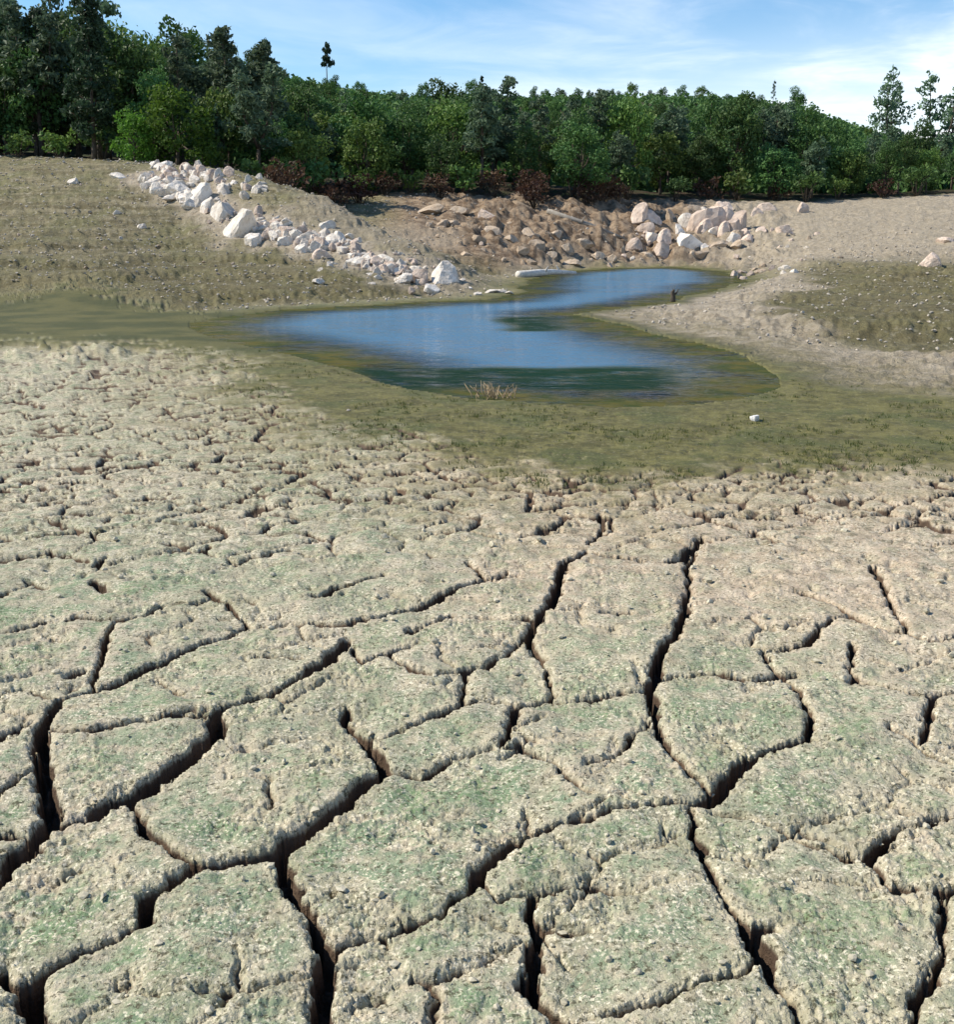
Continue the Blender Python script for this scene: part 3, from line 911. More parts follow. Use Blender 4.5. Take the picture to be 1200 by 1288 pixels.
def broadleaf(name, leafmat, H, W, rng, leaf=0.21, dens=30, low=0.18):
    root = bpy.data.objects.new(name, None)
    COL.objects.link(root)
    parts, lobes = [], []
    lean = rng.uniform(-0.25, 0.25, 2)
    top = np.array([lean[0], lean[1], H * 0.5])
    tr = H * 0.026
    parts.append(tube([(0, 0, -0.3), (lean[0] * .2, lean[1] * .2, H * 0.12), (lean[0] * .6, lean[1] * .6, H * 0.3), top],
                      [tr * 1.4, tr, tr * 0.85, tr * 0.6], 8))
    nl = 13
    for k in range(nl):
        an = 2.4 * k + rng.uniform(-0.4, 0.4)
        t = k / (nl - 1)
        z = H * (low + 0.14 + (0.80 - low) * t) + rng.uniform(-.06, .06) * H
        rad = W * 0.5 * (0.30 + 0.55 * math.sin(math.pi * (0.28 + 0.66 * t))) * rng.uniform(0.65, 1.1)
        c = np.array([math.cos(an) * rad, math.sin(an) * rad, z])
        lr = W * rng.uniform(0.15, 0.25)
        lobes.append((c, (lr * 1.1, lr * 1.1, lr * rng.uniform(0.7, 0.95))))
        s = top * rng.uniform(0.4, 0.95)
        parts.append(tube([s, (s + c) / 2 + np.array([0, 0, -0.05 * H]), c], [tr * 0.45, tr * 0.3, tr * 0.1], 5))
    C, N = lobes_leaves(lobes, dens, rng)
    crown = leaf_mesh(name + '_crown', C, N, leaf, 1.5, rng)
    link('trunk', pymesh(name + '_trunk', *merge(parts)), M_BARK, root)
    link('crown', crown, leafmat, root)
    return root


def pine(name, leafmat, H, W, rng, forks=2, dens=24, leaf=0.20, bare=0.35, open_=1.0):
    root = bpy.data.objects.new(name, None)
    COL.objects.link(root)
    parts, lobes = [], []
    tr = H * 0.018
    split = np.array([rng.uniform(-.2, .2), rng.uniform(-.2, .2), H * bare])
    parts.append(tube([(0, 0, -0.3), split * 0.5, split], [tr * 1.4, tr * 1.05, tr * 0.9], 8))
    for f in range(forks):
        an = f * 2 * math.pi / max(forks, 1) + rng.uniform(0, 1.2)
        out = W * (0.22 if forks > 1 else 0.04)
        tip = split + np.array([math.cos(an) * out * 1.5, math.sin(an) * out * 1.5, H * (1 - bare) * (1.0 if f == 0 else rng.uniform(0.72, 0.92))])
        midp = split * 0.5 + tip * 0.5 + np.array([math.cos(an) * out * 0.5, math.sin(an) * out * 0.5, 0])
        parts.append(tube([split, midp, tip], [tr * 0.8, tr * 0.5, tr * 0.1], 6))
        nb = int(15 * open_)
        for k in range(nb):
            t = (k + rng.uniform(0, 0.8)) / nb
            p = (1 - t) ** 2 * split + 2 * t * (1 - t) * midp + t * t * tip
            a2 = 2.4 * k + rng.uniform(-.5, .5)
            ln = W * 0.42 * (1.0 - 0.72 * t) * rng.uniform(0.55, 1.15)
            e = p + np.array([math.cos(a2) * ln, math.sin(a2) * ln, ln * rng.uniform(0.0, 0.5)])
            parts.append(tube([p, (p + e) / 2 - np.array([0, 0, 0.06 * ln]), e], [tr * 0.25, tr * 0.18, tr * 0.06], 4))
            lr = W * rng.uniform(0.085, 0.15)
            lobes.append((e, (lr * 1.3, lr * 1.3, lr * 0.85)))
            if rng.random() < 0.6:
                lobes.append(((p + e) / 2 + np.array([0, 0, 0.05]), (lr, lr, lr * 0.7)))
        lobes.append((tip, (W * 0.10, W * 0.10, W * 0.14)))
    C, N = lobes_leaves(lobes, dens, rng, 1.2)
    crown = leaf_mesh(name + '_crown', C, N, leaf, 2.1, rng, 0.5)
    link('trunk', pymesh(name + '_trunk', *merge(parts)), M_BARK, root)
    link('crown', crown, leafmat, root)
    return root


def shrub(name, leafmat, H, W, rng, dens=26, leaf=0.13):
    root = bpy.data.objects.new(name, None)
    COL.objects.link(root)
    parts, lobes = [], []
    for k in range(9):
        an = 2.4 * k
        rad = W * 0.36 * rng.uniform(0.2, 1.0)
        c = np.array([math.cos(an) * rad, math.sin(an) * rad, H * rng.uniform(0.35, 0.82)])
        parts.append(tube([(0, 0, -0.15), c * 0.5, c], [0.035, 0.025, 0.008], 5))
        lobes.append((c, (W * 0.19, W * 0.19, H * 0.2)))
    C, N = lobes_leaves(lobes, dens, rng, 1.0)
    link('stems', pymesh(name + '_stems', *merge(parts)), M_BARK, root)
    link('foliage', leaf_mesh(name + '_foliage', C, N, leaf, 1.6, rng), leafmat, root)
    return root


class Kind:
    """prototypes of one kind; the first use of each takes the prototype itself"""

    def __init__(s, protos):
        s.protos, s.used = protos, [False] * len(protos)

    def place(s, i, loc, scale, rz, label, cat, group):
        i %= len(s.protos)
        p = s.protos[i]
        if not s.used[i]:
            s.used[i] = True
            r = p
        else:
            r = p.copy()
            COL.objects.link(r)
            for ch in p.children:
                c = ch.copy()
                COL.objects.link(c)
                c.parent = r
        r.location = [float(a) for a in loc]
        r.rotation_euler = (0, 0, rz)
        r.scale = scale if isinstance(scale, tuple) else (scale,) * 3
        for k in ('label', 'category', 'group'):
            if k in r:
                del r[k]
        tag(r, label, cat, group)
        return r

    def cleanup(s):
        for p, u in zip(s.protos, s.used):
            if not u:
                for ch in list(p.children):
                    bpy.data.objects.remove(ch)
                bpy.data.objects.remove(p)


g = np.random.default_rng
OAK = Kind([broadleaf('broadleaf_tree', L_OAK, 7.4, 6.0, g(11)), broadleaf('broadleaf_tree', L_OAK, 6.6, 5.2, g(12)),
            broadleaf('broadleaf_tree', L_OLIVE, 7.0, 5.4, g(13)), broadleaf('broadleaf_tree', L_OAK, 8.2, 5.6, g(14)),
            broadleaf('broadleaf_tree', L_OLIVE, 6.2, 5.0, g(15))])
PINE = Kind([pine('pine_tree', L_PINE, 9.2, 4.6, g(21)), pine('pine_tree', L_PINE, 8.4, 4.0, g(22), 3), pine('pine_tree', L_PINE, 10.0, 4.2, g(23), 1)])
DPINE = Kind([pine('pine_tree', L_DARK, 11.0, 4.4, g(31), 1, 34, 0.20, 0.12, 2.3), pine('pine_tree', L_DARK, 9.5, 4.0, g(32), 1, 34, 0.20, 0.15, 2.2)])
BRIGHT = Kind([broadleaf('broadleaf_tree', L_BRIGHT, 5.0, 5.2, g(41), 0.19, 34, 0.02), broadleaf('broadleaf_tree', L_BRIGHT, 4.4, 4.0, g(42), 0.19, 34, 0.02)])
RED = Kind([shrub('shrub', L_RED, 1.7, 2.4, g(51)), shrub('shrub', L_RED, 1.4, 2.2, g(52))])
BUSH = Kind([shrub('shrub', L_OAK, 2.0, 2.8, g(53), 28, 0.15), shrub('shrub', L_OLIVE, 1.7, 2.4, g(54), 28, 0.15)])
WISPY = Kind([pine('pine_tree', L_PINE, 9.2, 4.6, g(71), 2, 13, 0.2, 0.3, 0.8), pine('pine_tree', L_PINE, 8.4, 4.4, g(72), 3, 13, 0.2, 0.3, 0.7)])
LONE = Kind([pine('pine_tree', L_DARK, 9.0, 4.2, g(61), 1, 30, 0.3, 0.5, 0.8)])

rnd = random.Random(5)


def base(u, D):
    x = (u - CX) / F * D * 1.0
    # pixel columns stay vertical on the ground: depth along the view axis varies little
    d = ray(u, 250)
    x = d[0] / d[1] * D
    return x, D, ground_z(x, D)


def zone(u, D):
    if u < 150:
        return 'behind the bare left bank'
    if u < 430:
        return 'above the white rock ridge'
    if u < 790:
        return 'above the shaded cove'
    return 'above the right boulders'


def depthword(D):
    return 'at the edge of the wood' if D < 80 else ('halfway up the wooded slope' if D < 140 else 'on the far hilltop')


# rows of trees climbing the hill
UB = np.array([-400, 0, 140, 330, 420, 470, 600, 700, 800, 1000, 1150, 1200, 1600])
DB = np.array([61, 61, 59, 57, 59, 64, 65, 65.5, 72, 75, 78, 81, 84])
for row, (k, D0) in enumerate(((0, 0), (1, 3.2), (2, 7), (3, 12), (4, 18), (5, 26), (6, 36), (7, 49), (8, 66), (9, 88), (10, 116), (11, 150), (12, 163))):
    u = -130 + rnd.uniform(0, 40)
    while u < 1330:
        D = float(np.interp(u, UB, DB)) + D0 + rnd.uniform(-2, 2) * (1 + D0 / 25)
        hill_end = float(np.interp(u, [0, 150, 300, 430, 540, 640, 960, 1060, 1140, 1220], [150, 150, 155, 170, 200, 232, 232, 206, 192, 182]))
        if D < hill_end + 4:
            x, y, z = base(u, D)
            s = rnd.uniform(0.48, 0.80)
            if row == 0:
                s *= 0.85
            if row >= 5:
                s *= 0.85
            if row >= 8:
                s *= 0.72
            if u < 140:
                s *= 1.3
            elif u < 330:
                s *= 1.15
            if u > 1040:
                s *= 0.72
            zn, dw = zone(u, D), depthword(D)
            q = rnd.random()
            if q < 0.36 and row < 7:
                PINE.place(rnd.randrange(3), (x, y, z - 0.1), s * 0.9, rnd.uniform(0, 6.28),
                           'sparse grey green pine %s %s' % (dw, zn), 'tree', 'grey pines %s %s' % (dw, zn))
            else:
                i = rnd.choice([0, 1, 3, 0, 1, 3, 2, 4])
                cw = 'dark green' if i in (0, 1, 3) else 'olive green'
                OAK.place(i, (x, y, z - 0.2 - (0.5 if row > 6 else 0)), (s * rnd.uniform(0.82, 1.1), s * rnd.uniform(0.82, 1.1), s * rnd.uniform(0.9, 1.25)), rnd.uniform(0, 6.28),
                          '%s broadleaf tree %s %s' % (cw, dw, zn), 'tree', '%s trees %s %s' % (cw, dw, zn))
        step_m = 2.6 if row < 4 else 3.1 if row < 8 else 4.6
        u += step_m / D * F * rnd.uniform(0.75, 1.25)
# low brush covering the far slopes
def build_brush():
    rg = np.random.default_rng(404)
    n = 8200
    D = 78 * (262 / 78) ** (rg.uniform(0, 1, n) ** 0.75)
    u = rg.uniform(-150, 1350, n)
    x = (u - CX) / F * D / 1.045
    z, _ = smooth_height(x, D)
    tl = np.interp(u, UB, DB)
    k = (D > tl + 6) & (D < 262)
    x, D, z = x[k], D[k], z[k]
    m = len(x)
    per = 16
    rad = rg.uniform(0.7, 1.7, m)
    d = rg.normal(size=(m, per, 3))
    d /= np.linalg.norm(d, axis=2, keepdims=True)
    d[..., 2] = np.abs(d[..., 2])
    C = np.stack([x, D, z - 0.1], 1)[:, None] + d * rad[:, None, None] * rg.uniform(0.5, 1.05, (m, per, 1))
    N = d + rg.normal(size=d.shape) * 0.6
    me = leaf_mesh('hillside_brush', C.reshape(-1, 3), N.reshape(-1, 3), 0.55, 1.4, rg)
    tag(link('hillside_brush', me, L_OAK), 'dense dark green brush covering the far wooded slopes', 'brush', None, 'stuff')


build_brush()
# brush along the foot of the trees
u = -200
while u < 1400:
    D = float(np.interp(u, UB, DB)) - 2.2 + rnd.uniform(-0.8, 1.2)
    x, y, z = base(u, D)
    if rnd.random() < 0.5:
        RED.place(rnd.randrange(2), (x, y, z - 0.1), rnd.uniform(0.8, 1.25), rnd.uniform(0, 6.28),
                  'rusty brown shrub at the foot of the trees ' + zone(u, D), 'shrub', 'rusty shrubs ' + zone(u, D))
    else:
        BUSH.place(rnd.randrange(2), (x, y, z - 0.1), rnd.uniform(0.8, 1.2), rnd.uniform(0, 6.28),
                   'low green shrub at the foot of the trees ' + zone(u, D), 'shrub', 'green shrubs ' + zone(u, D))
    u += rnd.uniform(1.6, 3.2) / D * F


for i in range(14):
    u = rnd.choice([rnd.uniform(335, 490), rnd.uniform(630, 800), rnd.uniform(335, 800)])
    D = float(np.interp(u, UB, DB)) - rnd.uniform(2.0, 4.5)
    x, y, z = base(u, D)
    RED.place(rnd.randrange(2), (x, y, z - 0.1), rnd.uniform(0.7, 1.2), rnd.uniform(0, 6.28),
              'dark red brown bush on the bank just below the trees ' + zone(u, D), 'shrub', 'red brown bushes below the trees ' + zone(u, D))


def by_pixel(kind, i, u, vb, vt, D, hgt, label, cat='tree', group=None, wide=1.0, rz=0.0):
    """a landmark tree: foot at column u and depth D, its top reaching photo row vt"""
    x, y, z = base(u, D)
    top = at_depth(u, vt, D)[2]
    s = (top - z) / hgt
    return kind.place(i, (x, y, z - 0.1), (s * wide, s * wide, s), rz, label, cat, group)


by_pixel(DPINE, 0, 122, 0, -18, 57, 11.0, 'tall dark conifer rising above the left bank, its tip against the sky', wide=0.85)
by_pixel(DPINE, 1, 62, 0, 14, 62, 9.5, 'dark conifer left of the tallest conifer on the left bank', wide=0.9)
by_pixel(PINE, 2, 20, 0, 5, 66, 10.0, 'grey green pine at the far left edge of the wood', wide=0.9)
by_pixel(BRIGHT, 0, 225, 0, 112, 55, 5.0, 'bright yellow green bushy tree above the white rocks', wide=1.0)
by_pixel(BRIGHT, 1, 172, 0, 140, 54, 4.4, 'smaller bright green bushy tree beside the bare left bank', wide=0.95)
by_pixel(OAK, 3, 170, 0, 48, 60, 8.2, 'round topped green tree right of the tallest conifer', wide=0.95)
by_pixel(LONE, 0, 416, 0, 55, 165, 9.0, 'lone small pine standing out on the skyline above the hill', wide=0.62)
by_pixel(OAK, 1, 243, 0, 32, 95, 6.6, 'tall round crowned tree on the skyline above the bright green tree', wide=0.8)
by_pixel(DPINE, 1, 340, 0, 52, 110, 9.5, 'dark pointed conifer on the skyline halfway between the bright tree and lone pine', wide=0.8)
by_pixel(WISPY, 0, 1118, 0, 88, 92, 9.2, 'tall leaning grey pine on the right skyline, taller of the two', wide=0.85, rz=0.6)
by_pixel(WISPY, 1, 1176, 0, 96, 90, 8.4, 'forked grey pine on the right skyline near the picture edge', wide=0.9, rz=2.0)
by_pixel(PINE, 2, 965, 0, 102, 215, 10.0, 'small thin pine on the ridge skyline above the right boulders', wide=0.6)
by_pixel(OAK, 0, 995, 0, 112, 190, 7.4, 'dark round tree on the ridge skyline beside the small thin pine', wide=0.8)
by_pixel(LONE, 0, 606, 0, 96, 200, 9.0, 'tiny pine standing on the ridge skyline above the shaded cove', wide=0.6, rz=1.1)
for k in (OAK, PINE, DPINE, BRIGHT, RED, BUSH, LONE, WISPY):
    k.cleanup()


# ------------------------------------------------------------------ rocks
def rock_mesh(name, seed, cuts=13, sub=3):
    import bmesh
    rg = np.random.default_rng(seed)
    bm = bmesh.new()
    bmesh.ops.create_icosphere(bm, subdivisions=sub, radius=1.0)
    V = np.array([v.co[:] for v in bm.verts])
    for k in range(cuts):
        d = rg.normal(size=3)
        d /= np.linalg.norm(d)
        lim = rg.uniform(0.38, 0.82)
        t = V @ d
        V = V - np.outer(np.clip(t - lim, 0, None) * 0.96, d)
    V *= np.array([1.0, rg.uniform(0.65, 0.95), rg.uniform(0.55, 0.85)])
    ph = rg.uniform(0, 6, 6)
    nz = 0.035 * (np.sin(V[:, 0] * 6 + ph[0]) * np.sin(V[:, 1] * 7 + ph[1]) + np.sin(V[:, 2] * 9 + ph[2]) * np.sin(V[:, 0] * 11 + ph[3]))
    V *= (1 + nz)[:, None]
    for v, c in zip(bm.verts, V):
        v.co = c
    me = bpy.data.meshes.new(name)
    bm.to_mesh(me)
    bm.free()
    return me


ROCKS = {}
for key, m in (('white', M_ROCK), ('bright', M_BRIGHT), ('tan', M_ROCK2), ('pink', M_ROCK3)):
    ROCKS[key] = []
    for s in range(5):
        me = rock_mesh('boulder_' + key, 100 + s * 7 + len(key))
        me.materials.append(m)
        ROCKS[key].append(me)


def rock(u, v, wpx, key, label, group=None, hpx=None, tilt=None, name='boulder'):
    p = hit(u, v + (hpx or wpx * 0.7) * 0.35)
    D = p[1]
    w = wpx / F * D * 0.5 * 1.15
    hh = (hpx or wpx * 0.75) / F * D * 0.5 * 1.35
    hh = min(hh, w * 1.05) if not tilt else hh
    me = ROCKS[key][rnd.randrange(5)]
    o = bpy.data.objects.new(name, me)
    COL.objects.link(o)
    o.location = (float(p[0]), float(p[1] + w * 0.3), float(p[2] + hh * 0.14))
    o.scale = (w, w * rnd.uniform(0.8, 1.1), hh / 0.7)
    o.rotation_euler = (rnd.uniform(-.3, .3), rnd.uniform(-.3, .3) if tilt is None else tilt, rnd.uniform(0, 6.28) if tilt is None else rnd.uniform(-.3, .3))
    tag(o, label, 'rock', group)
    return o


# the white ridge running down to the pond
rock(302, 281, 50, 'white', 'largest white slab leaning on the left rock ridge', None, 44, 0.35)
rock(279, 262, 42, 'white', 'white slab lying against the upper side of the largest slab', None, 34, 0.3)
rock(250, 246, 40, 'white', 'big white block just above the two leaning slabs of the ridge', None, 30, 0.2)
rock(222, 236, 36, 'white', 'big white block at the upper left end of the row of blocks', None, 26, 0.2)
rock(320, 299, 26, 'white', 'white block at the lower foot of the largest slab', None, 22)
rock(556, 344, 56, 'white', 'large white boulder at the water end of the left ridge', None, 34)
rock(527, 346, 28, 'pink', 'tan pink boulder left of the large white boulder by the water', None, 26)
rock(1171, 327, 38, 'pink', 'single pale boulder high on the bare right bank', None, 28)
rock(1192, 302, 26, 'pink', 'low pinkish rock above the single pale boulder on the right bank', None, 12)
rock(950, 526, 17, 'bright', 'small bright white stone lying alone on the olive mud', None, 14, name='stone')
rock(438, 516, 7, 'white', 'tiny pale stone on the olive mud left of the pond', None, 6, name='stone')
rock(401, 352, 22, 'white', 'flat white rock on the bank below the ridge', None, 14)
rock(402, 341, 16, 'white', 'small white rock just above the flat white rock on the bank', None, 9)
rock(147, 268, 11, 'white', 'small white rock alone halfway up the left bank', None, 9)
rock(177, 285, 14, 'white', 'lower small white rock alone on the left bank', None, 12)
rock(92, 228, 17, 'white', 'pale rock farthest left on the upper left bank', None, 10)
rock(147, 222, 20, 'white', 'wide pale rock on the upper left bank beside the ridge', None, 12)
for i in range(64):
    t = rnd.random()
    u = 178 + 150 * t + rnd.uniform(-10, 12)
    v = 208 + 22 * t + rnd.gauss(0, 9) + (8 if rnd.random() < 0.4 else 0)
    rock(u, max(v, 203 + 14 * t), rnd.uniform(9, 22), rnd.choice(['white', 'white', 'pink']), 'jagged pale rock in the jumble topping the left ridge',
         'rocks topping the left ridge', rnd.uniform(9, 18))
for i in range(44):
    t = rnd.random()
    rock(183 + 85 * t + rnd.uniform(-6, 6), 222 + 40 * t + rnd.gauss(0, 6), rnd.uniform(12, 26), 'white',
         'white rock in the upper row of the ridge beside the big blocks', 'rocks beside the big blocks', rnd.uniform(10, 22))
SPINE = [(176, 214), (225, 236), (262, 252), (300, 283), (338, 290), (395, 304), (450, 322), (500, 337), (566, 352)]
for i in range(130):
    t = rnd.uniform(0, len(SPINE) - 1.01)
    a, b = SPINE[int(t)], SPINE[int(t) + 1]
    f = t - int(t)
    rock(a[0] + (b[0] - a[0]) * f + rnd.uniform(-5, 5), a[1] + (b[1] - a[1]) * f + rnd.gauss(0, 9), rnd.uniform(5, 15), rnd.choice(['white', 'white', 'pink']),
         'broken pale stone in the continuous band of the left ridge', 'broken stones along the left ridge', rnd.uniform(5, 11), name='stone')
ROW = [(338, 282), (365, 292), (395, 300), (415, 310), (440, 305), (452, 324), (468, 330), (495, 333), (515, 340), (540, 350)]
for i in range(120):
    t = rnd.uniform(0, len(ROW) - 1.01)
    a, b = ROW[int(t)], ROW[int(t) + 1]
    f = t - int(t)
    rock(a[0] + (b[0] - a[0]) * f + rnd.uniform(-6, 6), a[1] + (b[1] - a[1]) * f + rnd.gauss(0, 8), rnd.choice([rnd.uniform(6, 14), rnd.uniform(10, 30)]),
         rnd.choice(['white', 'white', 'white', 'pink']), 'white rock in the row running from the largest slab to the water',
         'rocks running down to the water', rnd.uniform(10, 22))
for i in range(24):
    t = rnd.random()
    rock(312 + 75 * t + rnd.uniform(-6, 6), 281 + 22 * t + rnd.gauss(0, 6), rnd.uniform(12, 26), rnd.choice(['white', 'white', 'pink']),
         'white rock in the row running from the largest slab to the water', 'rocks running down to the water', rnd.uniform(10, 20))
for (u, v, w) in ((588, 362, 18), (600, 369, 16), (615, 366, 22), (630, 366, 16), (642, 368, 14), (578, 352, 16)):
    rock(u, v, w, 'white', 'white stone at the waterline where the ridge ends', 'stones at the tip of the ridge', 7)
for i in range(40):
    rock(rnd.uniform(20, 330), rnd.uniform(225, 345), rnd.uniform(3, 7), rnd.choice(['white', 'tan', 'pink']),
         'small loose stone scattered over the bare left bank', 'loose stones on the left bank', name='stone')

# shaded cove
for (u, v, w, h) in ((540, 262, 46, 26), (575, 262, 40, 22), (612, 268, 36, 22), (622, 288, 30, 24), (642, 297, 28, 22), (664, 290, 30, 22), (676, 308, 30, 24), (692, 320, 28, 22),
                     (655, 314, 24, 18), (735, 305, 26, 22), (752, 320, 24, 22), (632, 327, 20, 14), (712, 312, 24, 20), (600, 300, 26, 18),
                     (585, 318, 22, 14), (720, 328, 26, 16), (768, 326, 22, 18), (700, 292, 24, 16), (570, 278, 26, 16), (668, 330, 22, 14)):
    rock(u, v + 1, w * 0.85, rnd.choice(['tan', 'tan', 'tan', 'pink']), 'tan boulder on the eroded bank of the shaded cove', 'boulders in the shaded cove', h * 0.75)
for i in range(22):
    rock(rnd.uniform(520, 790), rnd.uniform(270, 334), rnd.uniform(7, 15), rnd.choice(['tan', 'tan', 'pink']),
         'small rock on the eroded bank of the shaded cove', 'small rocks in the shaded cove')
# right hand outcrop
rock(890, 272, 46, 'pink', 'largest pink boulder leaning in the right outcrop under the trees', None, 46, 0.6)
rock(866, 302, 52, 'white', 'broad pale boulder in front of the largest pink boulder', None, 36, 0.4)
rock(932, 280, 34, 'pink', 'rounded boulder at the right end of the right outcrop', None, 32)
rock(808, 270, 40, 'pink', 'pink block at the left top of the right outcrop', None, 28)
rock(822, 296, 34, 'white', 'pale block below the pink block of the right outcrop', None, 28)
for (u, v, w, h) in ((845, 272, 28, 26), (912, 288, 24, 30), (835, 315, 26, 18), (905, 308, 30, 16), (860, 322, 24, 12), (885, 318, 24, 12), (800, 310, 24, 18),
                     (940, 300, 26, 12), (960, 292, 24, 12), (985, 290, 28, 12), (815, 322, 22, 12), (870, 262, 24, 18), (970, 262, 30, 16), (1010, 262, 28, 14)):
    rock(u, v, w, rnd.choice(['tan', 'pink', 'pink']), 'pale rock packed among the boulders of the right outcrop', 'rocks of the right outcrop', h)
for i in range(26):
    u = rnd.uniform(800, 955)
    rock(u, rnd.uniform(260, 318), rnd.uniform(14, 32), rnd.choice(['tan', 'pink', 'white', 'pink']),
         'pale rock packed among the boulders of the right outcrop', 'rocks of the right outcrop', rnd.uniform(16, 30))
for i in range(44):
    u = rnd.uniform(795, 1060)
    rock(u, rnd.uniform(285, 332) - 0.06 * max(0, u - 930), rnd.uniform(5, 11), rnd.choice(['white', 'pink', 'tan']),
         'small pale stone on the shore below the right outcrop', 'stones below the right outcrop', name='stone')
for i in range(16):
    rock(rnd.uniform(925, 1005), rnd.uniform(333, 350), rnd.uniform(8, 20), rnd.choice(['white', 'tan', 'pink']),
         'low rock where the right bank meets the inlet', 'rocks at the right end of the inlet', rnd.uniform(5, 9))


# ------------------------------------------------------------------ logs, stump, dead stems
def log(u0, v0, u1, v1, rad, label, mat=M_DRIFT, lift=0.0):
    a, b = hit(u0, v0), hit(u1, v1)
    a[2] += rad * 0.6 + lift
    b[2] += rad * 0.6
    mid = (a + b) / 2 + np.array([0, 0, 0.08])
    n = np.linalg.norm(b - a)
    pts = [a, a * 0.65 + b * 0.35 + np.array([0, 0.03 * n, 0.04]), mid * 0.8 + (a * .25 + b * .75) * 0.2, b]
    o = a.copy()
    root = bpy.data.objects.new('fallen_log', None)
    COL.objects.link(root)
    root.location = [float(c) for c in o]
    V, Fc = tube([p - o for p in pts], [rad, rad * 0.95, rad * 0.75, rad * 0.4], 9)
    link('trunk', pymesh('log_trunk', V, Fc), mat, root)
    for f, sgn in ((0.45, 1), (0.7, -1)):
        s = a * (1 - f) + b * f - o
        d = np.array([0.15 * sgn, -0.25, 0.5]) * n * 0.16
        V, Fc = tube([s, s + d * 0.6, s + d * np.array([1.4, 1, 1])], [rad * 0.35, rad * 0.25, rad * 0.08], 6)
        link('branch', pymesh('log_branch', V, Fc), mat, root)
    tag(root, label, 'log')


log(652, 349, 724, 346, 0.15, 'white driftwood log lying at the back edge of the inlet')
log(688, 268, 786, 303, 0.14, 'long grey fallen trunk slanting down the bank of the shaded cove', M_OLDLOG)
log(42, 181, 84, 177, 0.3, 'pale fallen log lying under the trees on the left bank', lift=0.1)

p = hit(846, 380)
st = bpy.data.objects.new('stump', None)
COL.objects.link(st)
st.location = [float(c) for c in p]
V, Fc = tube([(0, 0, -0.1), (0.02, 0, 0.12), (0.0, 0.02, 0.24), (0.03, 0, 0.30)], [0.09, 0.06, 0.05, 0.03], 9)
link('trunk', pymesh('stump_trunk', V, Fc), M_BARK, st)
V, Fc = tube([(0, 0, 0.14), (0.10, 0, 0.22), (0.14, 0.02, 0.31)], [0.03, 0.022, 0.01], 6)
link('branch', pymesh('stump_branch', V, Fc), M_BARK, st)
tag(st, 'small dark stump at the tip of the sandy spit', 'stump')


def dead_plant(u, v, n, hgt, spread, label):
    p = on_plane(u, v, ZW)
    root = bpy.data.objects.new('dead_plant', None)
    COL.objects.link(root)
    root.location = (float(p[0]), float(p[1]), ZW - 0.05)
    parts = []
    for i in range(n):
        a, rr_ = rnd.uniform(0, 6.28), rnd.uniform(0, spread)
        b = np.array([math.cos(a) * rr_, math.sin(a) * rr_ * 0.6, 0])
        h = hgt * rnd.uniform(0.4, 1.0)
        t = b + np.array([rnd.uniform(-.1, .1), rnd.uniform(-.1, .1), h])
        parts.append(tube([b, (b + t) / 2 + np.array([rnd.uniform(-.03, .03), 0, 0]), t], [0.006, 0.005, 0.002], 4))
        if rnd.random() < 0.6:
            m_ = b * 0.4 + t * 0.6
            parts.append(tube([m_, m_ + np.array([rnd.uniform(-.1, .1), rnd.uniform(-.1, .1), 0.09])], [0.004, 0.0015], 4))
    link('stems', pymesh('dead_stems', *merge(parts)), M_TWIG, root)
    tag(root, label, 'plant')


dead_plant(622, 500, 45, 0.22, 0.24, 'tuft of dry brown stems standing in the near edge of the pond')


# ------------------------------------------------------------------ loose scatter: uncountable pebbles and mud crumbs
def scatter(name, pts, sizes, mat, seed, sink=0.3):
    import bmesh
    rg = np.random.default_rng(seed)
    bm = bmesh.new()
    bmesh.ops.create_icosphere(bm, subdivisions=1, radius=1.0)
    B = np.array([v.co[:] for v in bm.verts])
    T = np.array([[v.index for v in f.verts] for f in bm.faces])
    bm.free()
    n, nb = len(pts), len(B)
    V = B[None] * (1 + 0.22 * rg.normal(size=(n, nb, 1)))
    sc = sizes[:, None] * rg.uniform(0.6, 1.2, (n, 3)) * np.array([1, 1, 0.7])
    V = V * sc[:, None, :]
    a = rg.uniform(0, 6.28, n)
    c, s = np.cos(a)[:, None], np.sin(a)[:, None]
    V = np.stack([V[..., 0] * c - V[..., 1] * s, V[..., 0] * s + V[..., 1] * c, V[..., 2]], -1)
    V = V + pts[:, None, :] + np.array([0, 0, 1])[None, None] * (sizes * (0.7 - sink))[:, None, None]
    Fq = (T[None] + (np.arange(n) * nb)[:, None, None]).reshape(-1, 3)
    me = mesh_from(name, V.reshape(-1, 3), Fq, np.full(len(Fq), 3), False)
    return link(name, me, mat)


def pick_ground(n, r0, r1, a0, a1, rg, power=1.0):
    rr_ = r0 * (r1 / r0) ** (rg.uniform(0, 1, n) ** power)
    th = np.radians(rg.uniform(a0, a1, n))
    x, y = rr_ * np.sin(th), rr_ * np.cos(th)
    i = np.clip(np.searchsorted(GRR, rr_), 0, len(GRR) - 1)
    j = np.clip(np.searchsorted(GTT, th), 0, len(GTT) - 1)
    return np.stack([x, y, GV[i, j, 2]], 1), rr_


